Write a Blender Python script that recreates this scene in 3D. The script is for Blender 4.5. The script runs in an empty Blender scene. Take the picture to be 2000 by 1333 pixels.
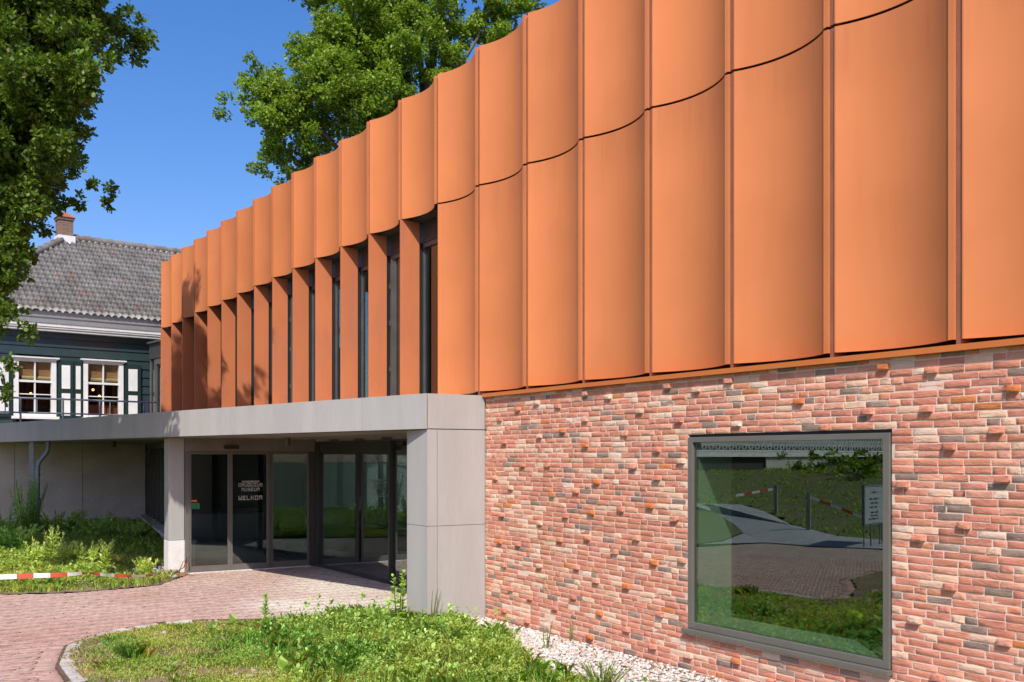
import bpy, math, random
import numpy as np
from mathutils import Vector
R = math.radians
S = bpy.context.scene
COL = S.collection
rng = np.random.default_rng(7)
random.seed(7)

# ------------------------------------------------------------------ camera, sky, sun, exposure
cam_d = bpy.data.cameras.new('camera'); cam = bpy.data.objects.new('camera', cam_d); COL.objects.link(cam)
cam.location = (0, 0, 2.15); cam.rotation_euler = (R(90), 0, 0)
cam_d.sensor_width = 36; cam_d.lens = 36*1960/2000; cam_d.shift_y = 226.5/2000
cam_d.clip_start = .05; cam_d.clip_end = 2000
S.camera = cam
SUN = Vector((-.087, -.908, 1.0)).normalized()           # towards the sun
world = bpy.data.worlds.new('World'); S.world = world; world.use_nodes = True
wn = world.node_tree.nodes; wl = world.node_tree.links
bg = wn['Background']; sky = wn.new('ShaderNodeTexSky'); sky.sky_type = 'NISHITA'; sky.sun_disc = False
sky.sun_elevation = math.asin(SUN.z); sky.sun_rotation = R(185.5)
sky.air_density = 1.0; sky.dust_density = 1.6; sky.ozone_density = 4.0; sky.altitude = 0
hs = wn.new('ShaderNodeHueSaturation'); hs.inputs['Saturation'].default_value = 1.30
tn = wn.new('ShaderNodeMix'); tn.data_type = 'RGBA'; tn.blend_type = 'MULTIPLY'; tn.inputs[0].default_value = 1; tn.inputs[7].default_value = (1.16, .955, 1.06, 1)
wl.new(sky.outputs[0], hs.inputs['Color']); wl.new(hs.outputs[0], tn.inputs[6]); wl.new(tn.outputs[2], bg.inputs[0]); bg.inputs[1].default_value = .155
sun_d = bpy.data.lights.new('sun', 'SUN'); sun_d.energy = 4.6; sun_d.angle = R(.53); sun_d.color = (1, .955, .88)
sun = bpy.data.objects.new('sun', sun_d); COL.objects.link(sun)
sun.rotation_euler = SUN.to_track_quat('Z', 'Y').to_euler(); sun.location = SUN*60
S.view_settings.view_transform = 'Standard'; S.view_settings.look = 'None'
S.view_settings.exposure = .19; S.view_settings.gamma = 1
S.render.engine = 'CYCLES'
S.cycles.max_bounces = 8; S.cycles.transparent_max_bounces = 12; S.cycles.glossy_bounces = 4
S.cycles.caustics_reflective = False; S.cycles.caustics_refractive = False
S.cycles.use_denoising = True

# ------------------------------------------------------------------ frames of reference
CA, SA = math.cos(R(-57.57)), math.sin(R(-57.57))
P0 = np.array([-.35, 13.17])
WV = np.array([CA, SA]); NV = np.array([SA, -CA])        # along the facade (towards camera), outward normal
def W(s, d, z=0): p = P0 + s*WV + d*NV; return (p[0], p[1], z)
def SD(x, y): q = np.array([x, y]) - P0; return float(q@WV), float(q@NV)
def at(px, py, Y): return ((px-1000)/1960*Y, Y, 2.15+(893-py)/1960*Y)
def gnd(px, py, z=0): Y = 1960*(2.15-z)/(py-893); return ((px-1000)/1960*Y, Y, z)
def mirror(px, py, z=None, Y=None):                       # where a thing seen in the big pane really stands
    if Y is None: Y = 1960*(2.15-z)/(py-893)
    x, y, zz = at(px, py, Y); s, d = SD(x, y); return W(s, -.1-d, zz)

# ------------------------------------------------------------------ objects
def lab(o, label=None, cat=None, group=None, kind=None):
    if label: o['label'] = label
    if cat: o['category'] = cat
    if group: o['group'] = group
    if kind: o['kind'] = kind
    return o
def empty(name, loc=(0, 0, 0), rz=0, label=None, cat=None, group=None):
    o = bpy.data.objects.new(name, None); COL.objects.link(o); o.location = loc; o.rotation_euler = (0, 0, rz)
    o.empty_display_size = .2
    return lab(o, label, cat, group)
def dup_tree(o, parent=None):
    c = o.copy(); COL.objects.link(c)
    if parent is not None: c.parent = parent
    for ch in o.children: dup_tree(ch, c)
    return c

class MB:
    """collects faces; build() links them as ONE mesh object"""
    def __init__(s): s.v = []; s.f = []; s.sm = []; s.g = []
    def add(s, vs, fs, smooth=False):
        b = len(s.v); s.v += [tuple(p) for p in vs]
        for f in fs: s.f.append([b+i for i in f]); s.sm.append(smooth)
        return s
    def box(s, x0, x1, y0, y1, z0, z1):
        return s.add([(x0,y0,z0),(x1,y0,z0),(x1,y1,z0),(x0,y1,z0),(x0,y0,z1),(x1,y0,z1),(x1,y1,z1),(x0,y1,z1)],
              [(3,2,1,0),(4,5,6,7),(0,1,5,4),(1,2,6,5),(2,3,7,6),(3,0,4,7)])
    def bar(s, a, b, t0, t1, z0, z1):
        """vertical slab along plan segment a-b, from offset t0 to t1 on its left side"""
        a = np.array(a[:2], float); b = np.array(b[:2], float); e = (b-a)/np.linalg.norm(b-a); n = np.array([-e[1], e[0]])
        q = [a+n*t0, b+n*t0, b+n*t1, a+n*t1]
        if t1 < t0: q = q[::-1]
        return s.prism(q, z0, z1)
    def prism(s, poly, z0, z1):
        n = len(poly); vs = [(p[0], p[1], z0) for p in poly]+[(p[0], p[1], z1) for p in poly]
        fs = [tuple(range(n))[::-1], tuple(range(n, 2*n))]+[(i, (i+1)%n, n+(i+1)%n, n+i) for i in range(n)]
        return s.add(vs, fs)
    def tube(s, pts, rad, n=8, cap=True):
        pts = [Vector(p) for p in pts]
        if not hasattr(rad, '__len__'): rad = [rad]*len(pts)
        vs = []; ref = None
        for i, p in enumerate(pts):
            d = (pts[min(i+1, len(pts)-1)]-pts[max(i-1, 0)]).normalized()
            if ref is None: ref = Vector((0, 0, 1)) if abs(d.z) < .9 else Vector((1, 0, 0))
            u = d.cross(ref).normalized(); w = d.cross(u).normalized(); ref = w.cross(d)*1.0 if False else ref
            for k in range(n):
                a = 2*math.pi*k/n; vs.append(p+(u*math.cos(a)+w*math.sin(a))*rad[i])
        fs = [(i*n+k, i*n+(k+1)%n, (i+1)*n+(k+1)%n, (i+1)*n+k) for i in range(len(pts)-1) for k in range(n)]
        s.add(vs, fs, True)
        if cap: s.add(vs[:n], [tuple(range(n))]); s.add(vs[-n:], [tuple(range(n))[::-1]])
        return s
    def np(s, V, F, C=None):
        """numpy group: V (N,3), F (M,k) ints, C (N,3) colours"""
        s.g.append((np.asarray(V, float).reshape(-1, 3), np.asarray(F, int), C)); return s
    def build(s, name, mat, parent=None, loc=None, rz=0, bevel=0):
        me = bpy.data.meshes.new(name)
        if s.g:
            if s.v:
                raise ValueError('mixed')
            off = 0; vv = []; li = []; ls = []; lt = []; cc = []; n = 0; hascol = any(c is not None for _, _, c in s.g)
            for V, F, C in s.g:
                vv.append(V); li.append((F+off).ravel()); k = F.shape[1]
                ls.append(n+np.arange(len(F))*k); lt.append(np.full(len(F), k)); n += F.size; off += len(V)
                if hascol: cc.append(C if C is not None else np.ones((len(V), 3)))
            vv = np.concatenate(vv); li = np.concatenate(li)
            if loc is not None and parent is None: vv = vv-np.array(loc)
            me.vertices.add(len(vv)); me.vertices.foreach_set('co', vv.astype(np.float32).ravel())
            me.loops.add(len(li)); me.loops.foreach_set('vertex_index', li.astype(np.int32))
            ls = np.concatenate(ls); lt = np.concatenate(lt); me.polygons.add(len(ls))
            me.polygons.foreach_set('loop_start', ls.astype(np.int32)); me.polygons.foreach_set('loop_total', lt.astype(np.int32))
            if hascol:
                a = me.color_attributes.new('col', 'FLOAT_COLOR', 'POINT'); c = np.ones((len(vv), 4), np.float32); c[:, :3] = np.concatenate(cc)
                a.data.foreach_set('color', c.ravel())
            me.update(calc_edges=True); me.validate()
        else:
            me.from_pydata(s.v, [], s.f); me.polygons.foreach_set('use_smooth', s.sm); me.update()
        if mat is not None: me.materials.append(mat)
        o = bpy.data.objects.new(name, me); COL.objects.link(o)
        if parent is not None: o.parent = parent
        if loc is not None: o.location = loc; o.rotation_euler = (0, 0, rz)
        if bevel:
            m = o.modifiers.new('bevel', 'BEVEL'); m.width = bevel; m.segments = 2; m.limit_method = 'ANGLE'; m.angle_limit = R(40)
        return o

# ------------------------------------------------------------------ materials
def nodes(name):
    m = bpy.data.materials.new(name); m.use_nodes = True; nt = m.node_tree
    return m, nt.nodes, nt.links, nt.nodes['Principled BSDF']
def mixc(n, l, fac, a, b, mode='MIX'):
    x = n.new('ShaderNodeMix'); x.data_type = 'RGBA'; x.blend_type = mode
    for i, v in ((0, fac), (6, a), (7, b)):
        if hasattr(v, 'is_linked') or hasattr(v, 'links'): l.new(v, x.inputs[i])
        elif i == 0: x.inputs[0].default_value = v
        else: x.inputs[i].default_value = (*v, 1)
    return x.outputs[2]
def noise(n, l, vec, scale, detail=4, rough=.55):
    t = n.new('ShaderNodeTexNoise'); t.inputs['Scale'].default_value = scale; t.inputs['Detail'].default_value = detail
    t.inputs['Roughness'].default_value = rough; l.new(vec, t.inputs['Vector']); return t.outputs['Fac']
def ramp(n, l, fac, a, b):
    r = n.new('ShaderNodeMapRange'); r.interpolation_type = 'SMOOTHSTEP'; l.new(fac, r.inputs[0])
    r.inputs[1].default_value = a; r.inputs[2].default_value = b; return r.outputs[0]
def coords(n, l, stretch=(1, 1, 1), kind='Object'):
    t = n.new('ShaderNodeTexCoord'); m = n.new('ShaderNodeMapping'); m.inputs['Scale'].default_value = stretch
    l.new(t.outputs[kind], m.inputs['Vector']); return m.outputs[0]
def bump(n, l, b, h, strength, dist=.01):
    x = n.new('ShaderNodeBump'); x.inputs['Strength'].default_value = strength; x.inputs['Distance'].default_value = dist
    l.new(h, x.inputs['Height']); l.new(x.outputs[0], b.inputs['Normal'])
def mat(name, c1, c2=None, scale=4, rough=.7, bs=0, bscale=60, bd=.01, metal=0, spec=.5, attr=False, stretch=(1, 1, 1), fine=.15):
    m, n, l, b = nodes(name); v = coords(n, l, stretch)
    c2 = c2 or tuple(x*.75 for x in c1)
    col = mixc(n, l, ramp(n, l, noise(n, l, v, scale, 5), .3, .7), c1, c2)
    if attr:
        a = n.new('ShaderNodeAttribute'); a.attribute_name = 'col'; col = mixc(n, l, 1, a.outputs['Color'], col, 'MULTIPLY')
    if fine:
        col = mixc(n, l, ramp(n, l, noise(n, l, v, scale*14, 3), .25, .75), col, mixc(n, l, fine, col, (0, 0, 0)))
    l.new(col, b.inputs['Base Color']); b.inputs['Roughness'].default_value = rough
    b.inputs['Metallic'].default_value = metal; b.inputs['Specular IOR Level'].default_value = spec
    if bs: bump(n, l, b, noise(n, l, v, bscale, 5), bs, bd)
    return m
def corten(name, base, dark, stain, amount):
    m, n, l, b = nodes(name); v = coords(n, l); vs = coords(n, l, (1, 1, .09))
    oi = n.new('ShaderNodeObjectInfo')
    big = ramp(n, l, noise(n, l, v, .9, 4), .3, .75)
    col = mixc(n, l, big, base, tuple(x*y for x, y in zip(base, (.90, .88, .84))))
    st = ramp(n, l, noise(n, l, vs, 7, 6, .62), .52, .80)
    f = n.new('ShaderNodeMath'); f.operation = 'MULTIPLY'; l.new(st, f.inputs[0]); f.inputs[1].default_value = amount
    col = mixc(n, l, f.outputs[0], col, stain)
    if amount > .6:
        pb = ramp(n, l, noise(n, l, coords(n, l, (1, 1, .45)), 3.1, 6, .65), .50, .66); col = mixc(n, l, pb, col, tuple(x*y for x, y in zip(base, (.86, .90, 1.08))))
        ps = ramp(n, l, noise(n, l, coords(n, l, (1, 1, .3)), 5.3, 7, .75), .62, .74); col = mixc(n, l, ps, col, (.33, .14, .10))
    sp = ramp(n, l, noise(n, l, v, 34, 6, .7), .60, .78)
    g = n.new('ShaderNodeMath'); g.operation = 'MULTIPLY'; l.new(sp, g.inputs[0]); g.inputs[1].default_value = .10+amount*.3
    col = mixc(n, l, g.outputs[0], col, dark)
    # wash running down from the joint between the two rows of sheets, and rusty lower rims
    sz = n.new('ShaderNodeSeparateXYZ'); l.new(v, sz.inputs[0])
    for z0, z1, tint, k in ((5.05, 5.74, (.40, .13, .05), .55), (3.22, 3.0, (.56, .15, .03), .6), (5.93, 5.77, (.50, .15, .05), .35), (7.3, 7.6, (.46, .15, .06), .35)):
        w1 = ramp(n, l, sz.outputs[2], *sorted((z0, z1)))
        if z0 > z1:
            iv = n.new('ShaderNodeMath'); iv.operation = 'SUBTRACT'; iv.inputs[0].default_value = 1; l.new(w1, iv.inputs[1]); w1 = iv.outputs[0]
        if z0 == 5.05:
            ct = n.new('ShaderNodeMath'); ct.operation = 'LESS_THAN'; l.new(sz.outputs[2], ct.inputs[0]); ct.inputs[1].default_value = 5.749
            q = n.new('ShaderNodeMath'); q.operation = 'MULTIPLY'; l.new(w1, q.inputs[0]); l.new(ct.outputs[0], q.inputs[1]); w1 = q.outputs[0]
        if z0 == 5.93:
            ct = n.new('ShaderNodeMath'); ct.operation = 'GREATER_THAN'; l.new(sz.outputs[2], ct.inputs[0]); ct.inputs[1].default_value = 5.75
            q = n.new('ShaderNodeMath'); q.operation = 'MULTIPLY'; l.new(w1, q.inputs[0]); l.new(ct.outputs[0], q.inputs[1]); w1 = q.outputs[0]
        s1 = ramp(n, l, noise(n, l, vs, 9, 4, .6), .25, .75)
        q = n.new('ShaderNodeMath'); q.operation = 'MULTIPLY'; l.new(w1, q.inputs[0]); l.new(s1, q.inputs[1])
        q2 = n.new('ShaderNodeMath'); q2.operation = 'MULTIPLY'; l.new(q.outputs[0], q2.inputs[0]); q2.inputs[1].default_value = k*min(1, amount*3)
        col = mixc(n, l, q2.outputs[0], col, tint)
    # every sheet weathers a little differently
    h = n.new('ShaderNodeHueSaturation'); vr = n.new('ShaderNodeMapRange'); l.new(oi.outputs['Random'], vr.inputs[0])
    vr.inputs[3].default_value = .93; vr.inputs[4].default_value = 1.05
    l.new(vr.outputs[0], h.inputs['Value']); l.new(col, h.inputs['Color']); l.new(h.outputs[0], b.inputs['Base Color'])
    b.inputs['Roughness'].default_value = .72; b.inputs['Specular IOR Level'].default_value = .3
    bump(n, l, b, noise(n, l, v, 220, 4), .12, .002)
    return m
def leafmat(name, c, trans=.35, attr=True):
    m, n, l, b = nodes(name); out = n['Material Output']
    a = n.new('ShaderNodeAttribute'); a.attribute_name = 'col'
    col = mixc(n, l, 1, a.outputs['Color'], c, 'MULTIPLY')
    l.new(col, b.inputs['Base Color']); b.inputs['Roughness'].default_value = .5; b.inputs['Specular IOR Level'].default_value = .35
    t = n.new('ShaderNodeBsdfTranslucent'); tc = mixc(n, l, 1, col, (1.25, 1.3, .55), 'MULTIPLY'); l.new(tc, t.inputs['Color'])
    x = n.new('ShaderNodeMixShader'); x.inputs[0].default_value = trans; l.new(b.outputs[0], x.inputs[1]); l.new(t.outputs[0], x.inputs[2])
    l.new(x.outputs[0], out.inputs['Surface']); return m
def glass(name, tint, ior):
    m = bpy.data.materials.new(name); m.use_nodes = True; n = m.node_tree.nodes; l = m.node_tree.links
    n.remove(n['Principled BSDF']); out = n['Material Output']
    t = n.new('ShaderNodeBsdfTransparent'); t.inputs[0].default_value = (*tint, 1)
    g = n.new('ShaderNodeBsdfGlossy'); g.inputs['Roughness'].default_value = 0; g.inputs[0].default_value = (.86, .95, .95, 1)
    lw_ = n.new('ShaderNodeLayerWeight'); lw_.inputs['Blend'].default_value = .5
    pw_ = n.new('ShaderNodeMath'); pw_.operation = 'POWER'; l.new(lw_.outputs['Facing'], pw_.inputs[0]); pw_.inputs[1].default_value = 4.2
    f = n.new('ShaderNodeMapRange'); l.new(pw_.outputs[0], f.inputs[0]); f.inputs[3].default_value = ior; f.inputs[4].default_value = .9
    v = coords(n, l); nz = noise(n, l, v, .6, 1); bp = n.new('ShaderNodeBump'); bp.inputs['Strength'].default_value = .02; bp.inputs['Distance'].default_value = .02
    l.new(nz, bp.inputs['Height']); l.new(bp.outputs[0], g.inputs['Normal'])
    x = n.new('ShaderNodeMixShader'); l.new(f.outputs[0], x.inputs[0]); l.new(t.outputs[0], x.inputs[1]); l.new(g.outputs[0], x.inputs[2])
    l.new(x.outputs[0], out.inputs['Surface']); return m

K = {}
K['corten'] = corten('weathering_steel', (.61, .205, .071), (.30, .085, .03), (.44, .12, .04), .24)
K['fin'] = corten('weathering_steel_fins', (.55, .178, .07), (.24, .08, .045), (.40, .15, .105), 1.0)
K['trim'] = corten('weathering_steel_trim', (.60, .185, .05), (.28, .08, .03), (.42, .12, .04), .25)
K['channel'] = mat('rib_channel_steel', (.30, .115, .065), (.24, .09, .05), 3, .7)
K['clad'] = mat('grey_metal_cladding', (.43, .415, .385), (.375, .36, .335), 2.2, .5, fine=.06, spec=.4, stretch=(1, 1, .16))
K['brick'] = None
K['mortar'] = mat('pale_mortar', (.80, .62, .49), (.70, .53, .41), 6, .95, .6, 140, .004)
K['frame'] = mat('olive_grey_window_frame', (.145, .135, .115), (.13, .121, .104), 2, .4, fine=.05)
K['dark'] = mat('dark_anodised_frame', (.05, .046, .042), (.04, .037, .033), 3, .45)
K['mullion'] = mat('grey_mullion', (.13, .125, .12), (.10, .098, .095), 3, .4, metal=.2)
K['black'] = mat('black_plastic', (.02, .02, .02), None, 3, .5)
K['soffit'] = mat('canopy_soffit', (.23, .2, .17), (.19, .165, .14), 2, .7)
K['concrete'] = mat('site_concrete', (.60, .565, .51), (.49, .46, .415), 1.6, .9, .25, 90, .004)
K['plinth'] = mat('white_concrete_plinth', (.80, .78, .73), (.72, .70, .65), 3, .85, .2, 90, .003)
K['int_dark'] = mat('dark_interior', (.045, .043, .04), None, 2, .9)
K['int_floor'] = mat('lobby_floor', (.16, .15, .135), (.12, .11, .10), 2, .6)
K['int_grey'] = mat('lobby_panel', (.20, .20, .19), None, 2, .8)
K['reveal'] = mat('white_reveal', (.30, .34, .27), (.27, .31, .24), 2, .7, fine=.03)
K['steel'] = mat('galvanised_steel', (.27, .30, .33), (.20, .23, .26), 14, .5, metal=.3)
K['zinc'] = mat('zinc_pipe', (.24, .32, .38), (.18, .25, .30), 9, .45, metal=.3)
K['glass4'] = glass('door_glass', (.78, .85, .84), .10)
K['glass5'] = glass('lobby_glass', (.72, .82, .86), .2)
K['glass'] = glass('window_glass', (.72, .82, .75), .13)
K['glass2'] = glass('facade_glass', (.6, .68, .68), .11)
K['glass3'] = glass('house_glass', (.88, .9, .88), .05)
K['white'] = mat('white_paint', (.80, .80, .77), (.72, .72, .69), 5, .5, fine=.05)
K['letter'] = mat('pale_door_lettering', (.75, .72, .66), None, 4, .6, fine=0)
K['orange'] = mat('orange_sticker', (.75, .16, .02), None, 4, .5)
K['green'] = mat('green_sticker', (.02, .12, .035), (.025, .17, .09), 20, .5)
K['soil'] = mat('dry_soil', (.30, .215, .115), (.19, .16, .065), 2.2, .95, .8, 30, .02, fine=.4)
K['sand'] = mat('joint_sand', (.47, .35, .28), (.36, .26, .20), 3, .95, .4, 80, .004)
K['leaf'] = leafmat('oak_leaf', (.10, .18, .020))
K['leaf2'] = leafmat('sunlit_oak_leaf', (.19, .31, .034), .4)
K['weed'] = leafmat('weed_leaf', (.44, .53, .16), .42)
K['bark'] = mat('oak_bark', (.17, .15, .12), (.09, .08, .065), 5, .95, .8, 26, .03, stretch=(1, 1, .3))
# ================================================================== GROUND
lab(MB().add([(-400, -400, -.09), (400, -400, -.09), (400, 400, -.09), (-400, 400, -.09)], [(0, 1, 2, 3)])
    .build('ground', mat('far_grass', (.09, .13, .03), (.12, .12, .05), 1.5, .95)), kind='structure')

# ================================================================== MUSEUM (local x along the facade, y inward, z up)
mus = empty('museum_building', (P0[0], P0[1], 0), R(-57.57), 'modern museum with scalloped rust-orange metal upper storey over red brick', 'museum')
def part(name, mb, m, parent=mus, label=None, bevel=0):
    o = mb.build(name, m, parent, bevel=bevel)
    if label: o['label'] = label
    return o
PITCH = 1.165; SL = lambda m: -1.31+PITCH*m
ZT, ZS, ZB = 7.6, 5.755, 3.022
def panel_mb(s0, z0, z1, lip=True):
    m = MB(); n = 22; c = 1.052; sag = .140; r = (c*c/4+sag*sag)/(2*sag); th = math.asin(c/2/r)
    fr = []; bk = []
    for i in range(n+1):
        a = -th+2*th*i/n; x = c/2+r*math.sin(a); y = r*math.cos(a)-r*math.cos(th)
        fr.append((s0+x, y)); bk.append((s0+c/2+(r+.014)*math.sin(a), (r+.014)*math.cos(a)-r*math.cos(th)))
    k = n+1
    vs = [(x, y, z) for z in (z0, z1) for x, y in fr]
    m.add(vs, [(i, i+1, k+i+1, k+i) for i in range(n)], True)
    vb = [(x, y, z) for z in (z0, z1) for x, y in bk]
    m.add(vb, [(i+1, i, k+i, k+i+1) for i in range(n)], True)
    for z, fl in ((z0, 0), (z1, 1)):
        q = [(x, y, z) for x, y in fr]+[(x, y, z) for x, y in bk]
        m.add(q, [((i, i+1, k+i+1, k+i) if fl else (i+1, i, k+i, k+i+1)) for i in range(n)])
    # left return edge, right flange folded flat to the front
    m.box(s0-.006, s0+.0055, -.002, .075, z0, z1)
    m.box(s0+c-.003, s0+c+.046, -.006, .001, z0, z1); m.box(s0+c+.040, s0+c+.046, .0012, .07, z0, z1)
    return m
for k in range(-14, 9):
    part('upper_facade_panel', panel_mb(SL(k), ZS+.012, ZT), K['corten'])
    if k >= 0: part('lower_facade_panel', panel_mb(SL(k), ZB, ZS-.012), K['corten'])
    zb = ZB-.03 if k >= 0 else ZS+.02
    part('rib_channel', MB().box(SL(k)+1.1005, SL(k)+1.146, .016, .16, zb-.02, ZS-.008).box(SL(k)+1.1005, SL(k)+1.146, .014, .16, ZS+.02, ZT-.04) if k >= 0 else
         MB().box(SL(k)+1.1005, SL(k)+1.146, .014, .16, ZS+.02, ZT-.04), K['channel'])
for k in range(-14, 0):                                   # fins between the upper windows
    s = SL(k); j = rng.normal(0, .003)
    part('fin', MB().box(s-.052, s-.002, -.004+j, .305, 2.9, ZS+.004), K['fin'], bevel=.003)
# dark void behind the sheets, lintel and soffit over the windows
part('facade_backing', MB().box(SL(0)+.02, 11.7, .20, .45, 2.98, ZT-.05).box(-17.6, SL(0)+.02, .20, .44, ZS+.06, ZT-.05), K['int_dark'])
part('window_soffit', MB().box(-17.6, SL(0)-.05, .165, .44, ZS+.002, ZS+.055), K['int_dark'])
part('window_lintel', MB().box(-17.6, SL(0)-.04, .35, .438, 5.441, ZS-.002), K['dark'])
part('flat_roof', MB().box(-17.55, 11.75, .18, 7.5, ZT-.13, ZT-.055), K['concrete'])
part('end_wall', MB().box(-17.6, -17.4, .46, 4.0, 2.96, ZT-.14).box(-17.6, -17.4, 6.6, 7.4, 2.96, ZT-.14).box(-17.6, -17.4, 4.0, 6.6, 7.3, ZT-.14), K['fin'])
ev = part('end_window', MB().box(-17.55, -17.45, 4.0, 4.06, 2.96, 7.3).box(-17.55, -17.45, 6.54, 6.6, 2.96, 7.3).box(-17.55, -17.45, 5.27, 5.33, 2.96, 5.5), K['dark'])
part('pane', MB().box(-17.505, -17.5, 4.06, 6.54, 2.96, 7.3), K['glass3'], ev)
part('rear_wall', MB().box(-17.4, 11.5, 7.2, 7.4, -.1, ZT-.14), K['int_dark'])
part('far_side_wall', MB().box(11.5, 11.7, .46, 7.4, -.1, ZT-.14), K['int_dark'])
part('upper_floor_slab', MB().box(-17.4, 11.5, .62, 7.2, 2.58, 2.9), K['int_dark'])
# upper windows: one per bay, a grey mullion behind every fin, some with a second sash post
for k in range(-14, 0):
    s0, s1 = SL(k)-.055, SL(k+1)-.055
    fr = MB().box(s0+.012, s0+.052, .376, .445, 2.96, 5.44)
    fr.box(s0+.075, s1, .365, .445, 2.96, 3.02).box(s0+.075, s1, .365, .445, 5.37, 5.44)
    if k in (-2, -6):
        fr.box(s0+.098, s0+.150, .35, .445, 3.02, 5.37).box(s0+.150, s0+.205, .377, .445, 3.02, 5.37)
        for z in (3.55, 4.3, 4.9): fr.box(s0+.076, s0+.097, .335, .365, z, z+.075)
    else: fr.box(s0+.60, s0+.64, .377, .445, 3.02, 5.37)
    w = part('upper_window', fr, K['mullion'])
    part('gap_blackout', MB().box(s0+.014, s0+.030, .306, .3755, 2.96, 5.44), K['black'], w)  # added black strip, blocks the brown reflection between fin and mullion
    part('pane', MB().box(s0+.06, s1+.01, .405, .409, 3.0, 5.39), K['glass2'], w)
part('base_trim', MB().box(.0, 11.72, -.052, -.046, 2.932, 2.978).box(.0, 11.72, -.046, .1, 2.974, 2.979).box(0, 11.72, -.046, -.012, 2.9325, 2.936), K['trim'])

# ---- brick wall with a window opening
WS0, WS1, WZ0, WZ1 = 3.885, 6.232, .415, 2.372
CO = .058; SEND = 11.5; NCO = 51
K['brick'], n_, l_, b_ = nodes('hand_moulded_brick')
v_ = coords(n_, l_); a_ = n_.new('ShaderNodeAttribute'); a_.attribute_name = 'col'
blot = ramp(n_, l_, noise(n_, l_, v_, 11, 5, .65), .38, .72)
c_ = mixc(n_, l_, blot, a_.outputs['Color'], mixc(n_, l_, .16, a_.outputs['Color'], (.62, .46, .34)))
spk = ramp(n_, l_, noise(n_, l_, v_, 85, 5, .7), .60, .78); c_ = mixc(n_, l_, spk, c_, mixc(n_, l_, .6, c_, (.15, .075, .05)))
l_.new(c_, b_.inputs['Base Color']); b_.inputs['Roughness'].default_value = .9; b_.inputs['Specular IOR Level'].default_value = .2
vw = coords(n_, l_, (1, 1, 2.6)); h1 = noise(n_, l_, vw, 24, 6, .62)
mr = n_.new('ShaderNodeMapRange'); l_.new(h1, mr.inputs[0]); mr.inputs[1].default_value = .3; mr.inputs[2].default_value = .55
bump(n_, l_, b_, mr.outputs[0], .7, .004)
def pick_colour(header):
    u = rng.random()
    if u < .54: c = np.array([.60, .235, .148])*rng.uniform(.86, 1.08)+rng.normal(0, .006, 3)
    elif u < .70: c = np.array([.65, .31, .205])*rng.uniform(.9, 1.1)
    elif u < .88: c = np.array([.71, .455, .31])*rng.uniform(.92, 1.06)
    elif u < .955: c = np.array([.27, .19, .145])*rng.uniform(.85, 1.2)
    elif u < .988: c = np.array([.72, .53, .40])
    else: c = np.array([.58, .19, .06])
    return np.clip(c, .02, .9)
def clear_of_window(a, b, z0, z1):
    """clip [a,b] against the opening; returns list of spans"""
    if z1 <= WZ0+.012 or z0 >= WZ1-.005 or b <= WS0 or a >= WS1: return [(a, b)]
    o = []
    if a < WS0-.03: o.append((a, min(b, WS0-.004)))
    if b > WS1+.03: o.append((max(a, WS1+.004), b))
    return o
bricks = []; outs = {}
for c in range(NCO):
    x = -rng.choice([0, .055, .11, .165]); z0 = .0+c*CO; run = 0
    while x < SEND:
        hd = (rng.random() < .20) or run >= 6; run = 0 if hd else run+1
        L = .0965 if hd else .2015; L += rng.normal(0, .0016)
        for a, b in clear_of_window(max(x, .004), min(x+L, SEND), z0, z0+.047):
            if b-a > .03: bricks.append([a, b, z0, hd and b-a > .08, c])
        x += L+.0125
heads = [i for i, q in enumerate(bricks) if q[3] and 1 < q[4] < 50 and .15 < q[0]]
order = list(rng.permutation(heads)); chosen = []
for i in order:                                           # protruding headers, well spread
    a, z, c = bricks[i][0], bricks[i][2], bricks[i][4]
    if WS0-.06 < a < WS1+.02 and WZ0-.13 < z < WZ0: continue
    if all((a-p)**2*1.0+((z-q)*1.5)**2 >.40**2 for p, q in chosen): chosen.append((a, z)); outs[i] = rng.uniform(.027, .034)
GX = np.array([0, .012, .35, .65, .988, 1]); GZ = np.array([0, .05, .5, .95, 1])
VV = []; FF = []; CC = []; nb = 0
gi = lambda i, j: j*len(GX)+i
nx, nz = len(GX), len(GZ)
front = [(gi(i, j), gi(i+1, j), gi(i+1, j+1), gi(i, j+1)) for j in range(nz-1) for i in range(nx-1)]
rim = [gi(i, 0) for i in range(nx)]+[gi(nx-1, j) for j in range(1, nz)]+[gi(i, nz-1) for i in range(nx-2, -1, -1)]+[gi(0, j) for j in range(nz-2, 0, -1)]
side = [(rim[(k+1) % len(rim)], rim[k], nx*nz+k, nx*nz+(k+1) % len(rim)) for k in range(len(rim))]
for i, (a, b, z0, hd, c) in enumerate(bricks):
    p = outs.get(i, 0); hh = .0460+rng.normal(0, .0008); y0 = -p+rng.normal(0, .0018)
    X, Z = np.meshgrid(a+(b-a)*GX, z0+hh*GZ); X = X.ravel(); Z = Z.ravel()
    Y = np.full(X.shape, y0)+rng.normal(0, .0011, X.shape)
    edge = np.array([(u in (0, 1)) or (w in (0, 1)) for w in GZ for u in GX]); Y[edge] += .0012
    X[edge] += rng.normal(0, .0007, edge.sum()); Z[edge] += rng.normal(0, .0009, edge.sum())
    f = np.stack([X, Y, Z], 1); bk = f[rim].copy(); bk[:, 1] = .03
    VV.append(np.concatenate([f, bk])); FF.append(np.array(front+side)+nb); nb += len(f)+len(rim)
    col = pick_colour(hd)
    if p and rng.random() < .15: col = np.array([.58, .18, .055])
    CC.append(np.repeat(col[None], len(f)+len(rim), 0))
bw = part('brick_wall', MB().np(np.concatenate(VV), np.concatenate(FF), np.concatenate(CC)), K['brick'])
mo = MB(); xs = [0, WS0, WS1, SEND]; zs = [-.1, WZ0, WZ1, 2.96]
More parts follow.
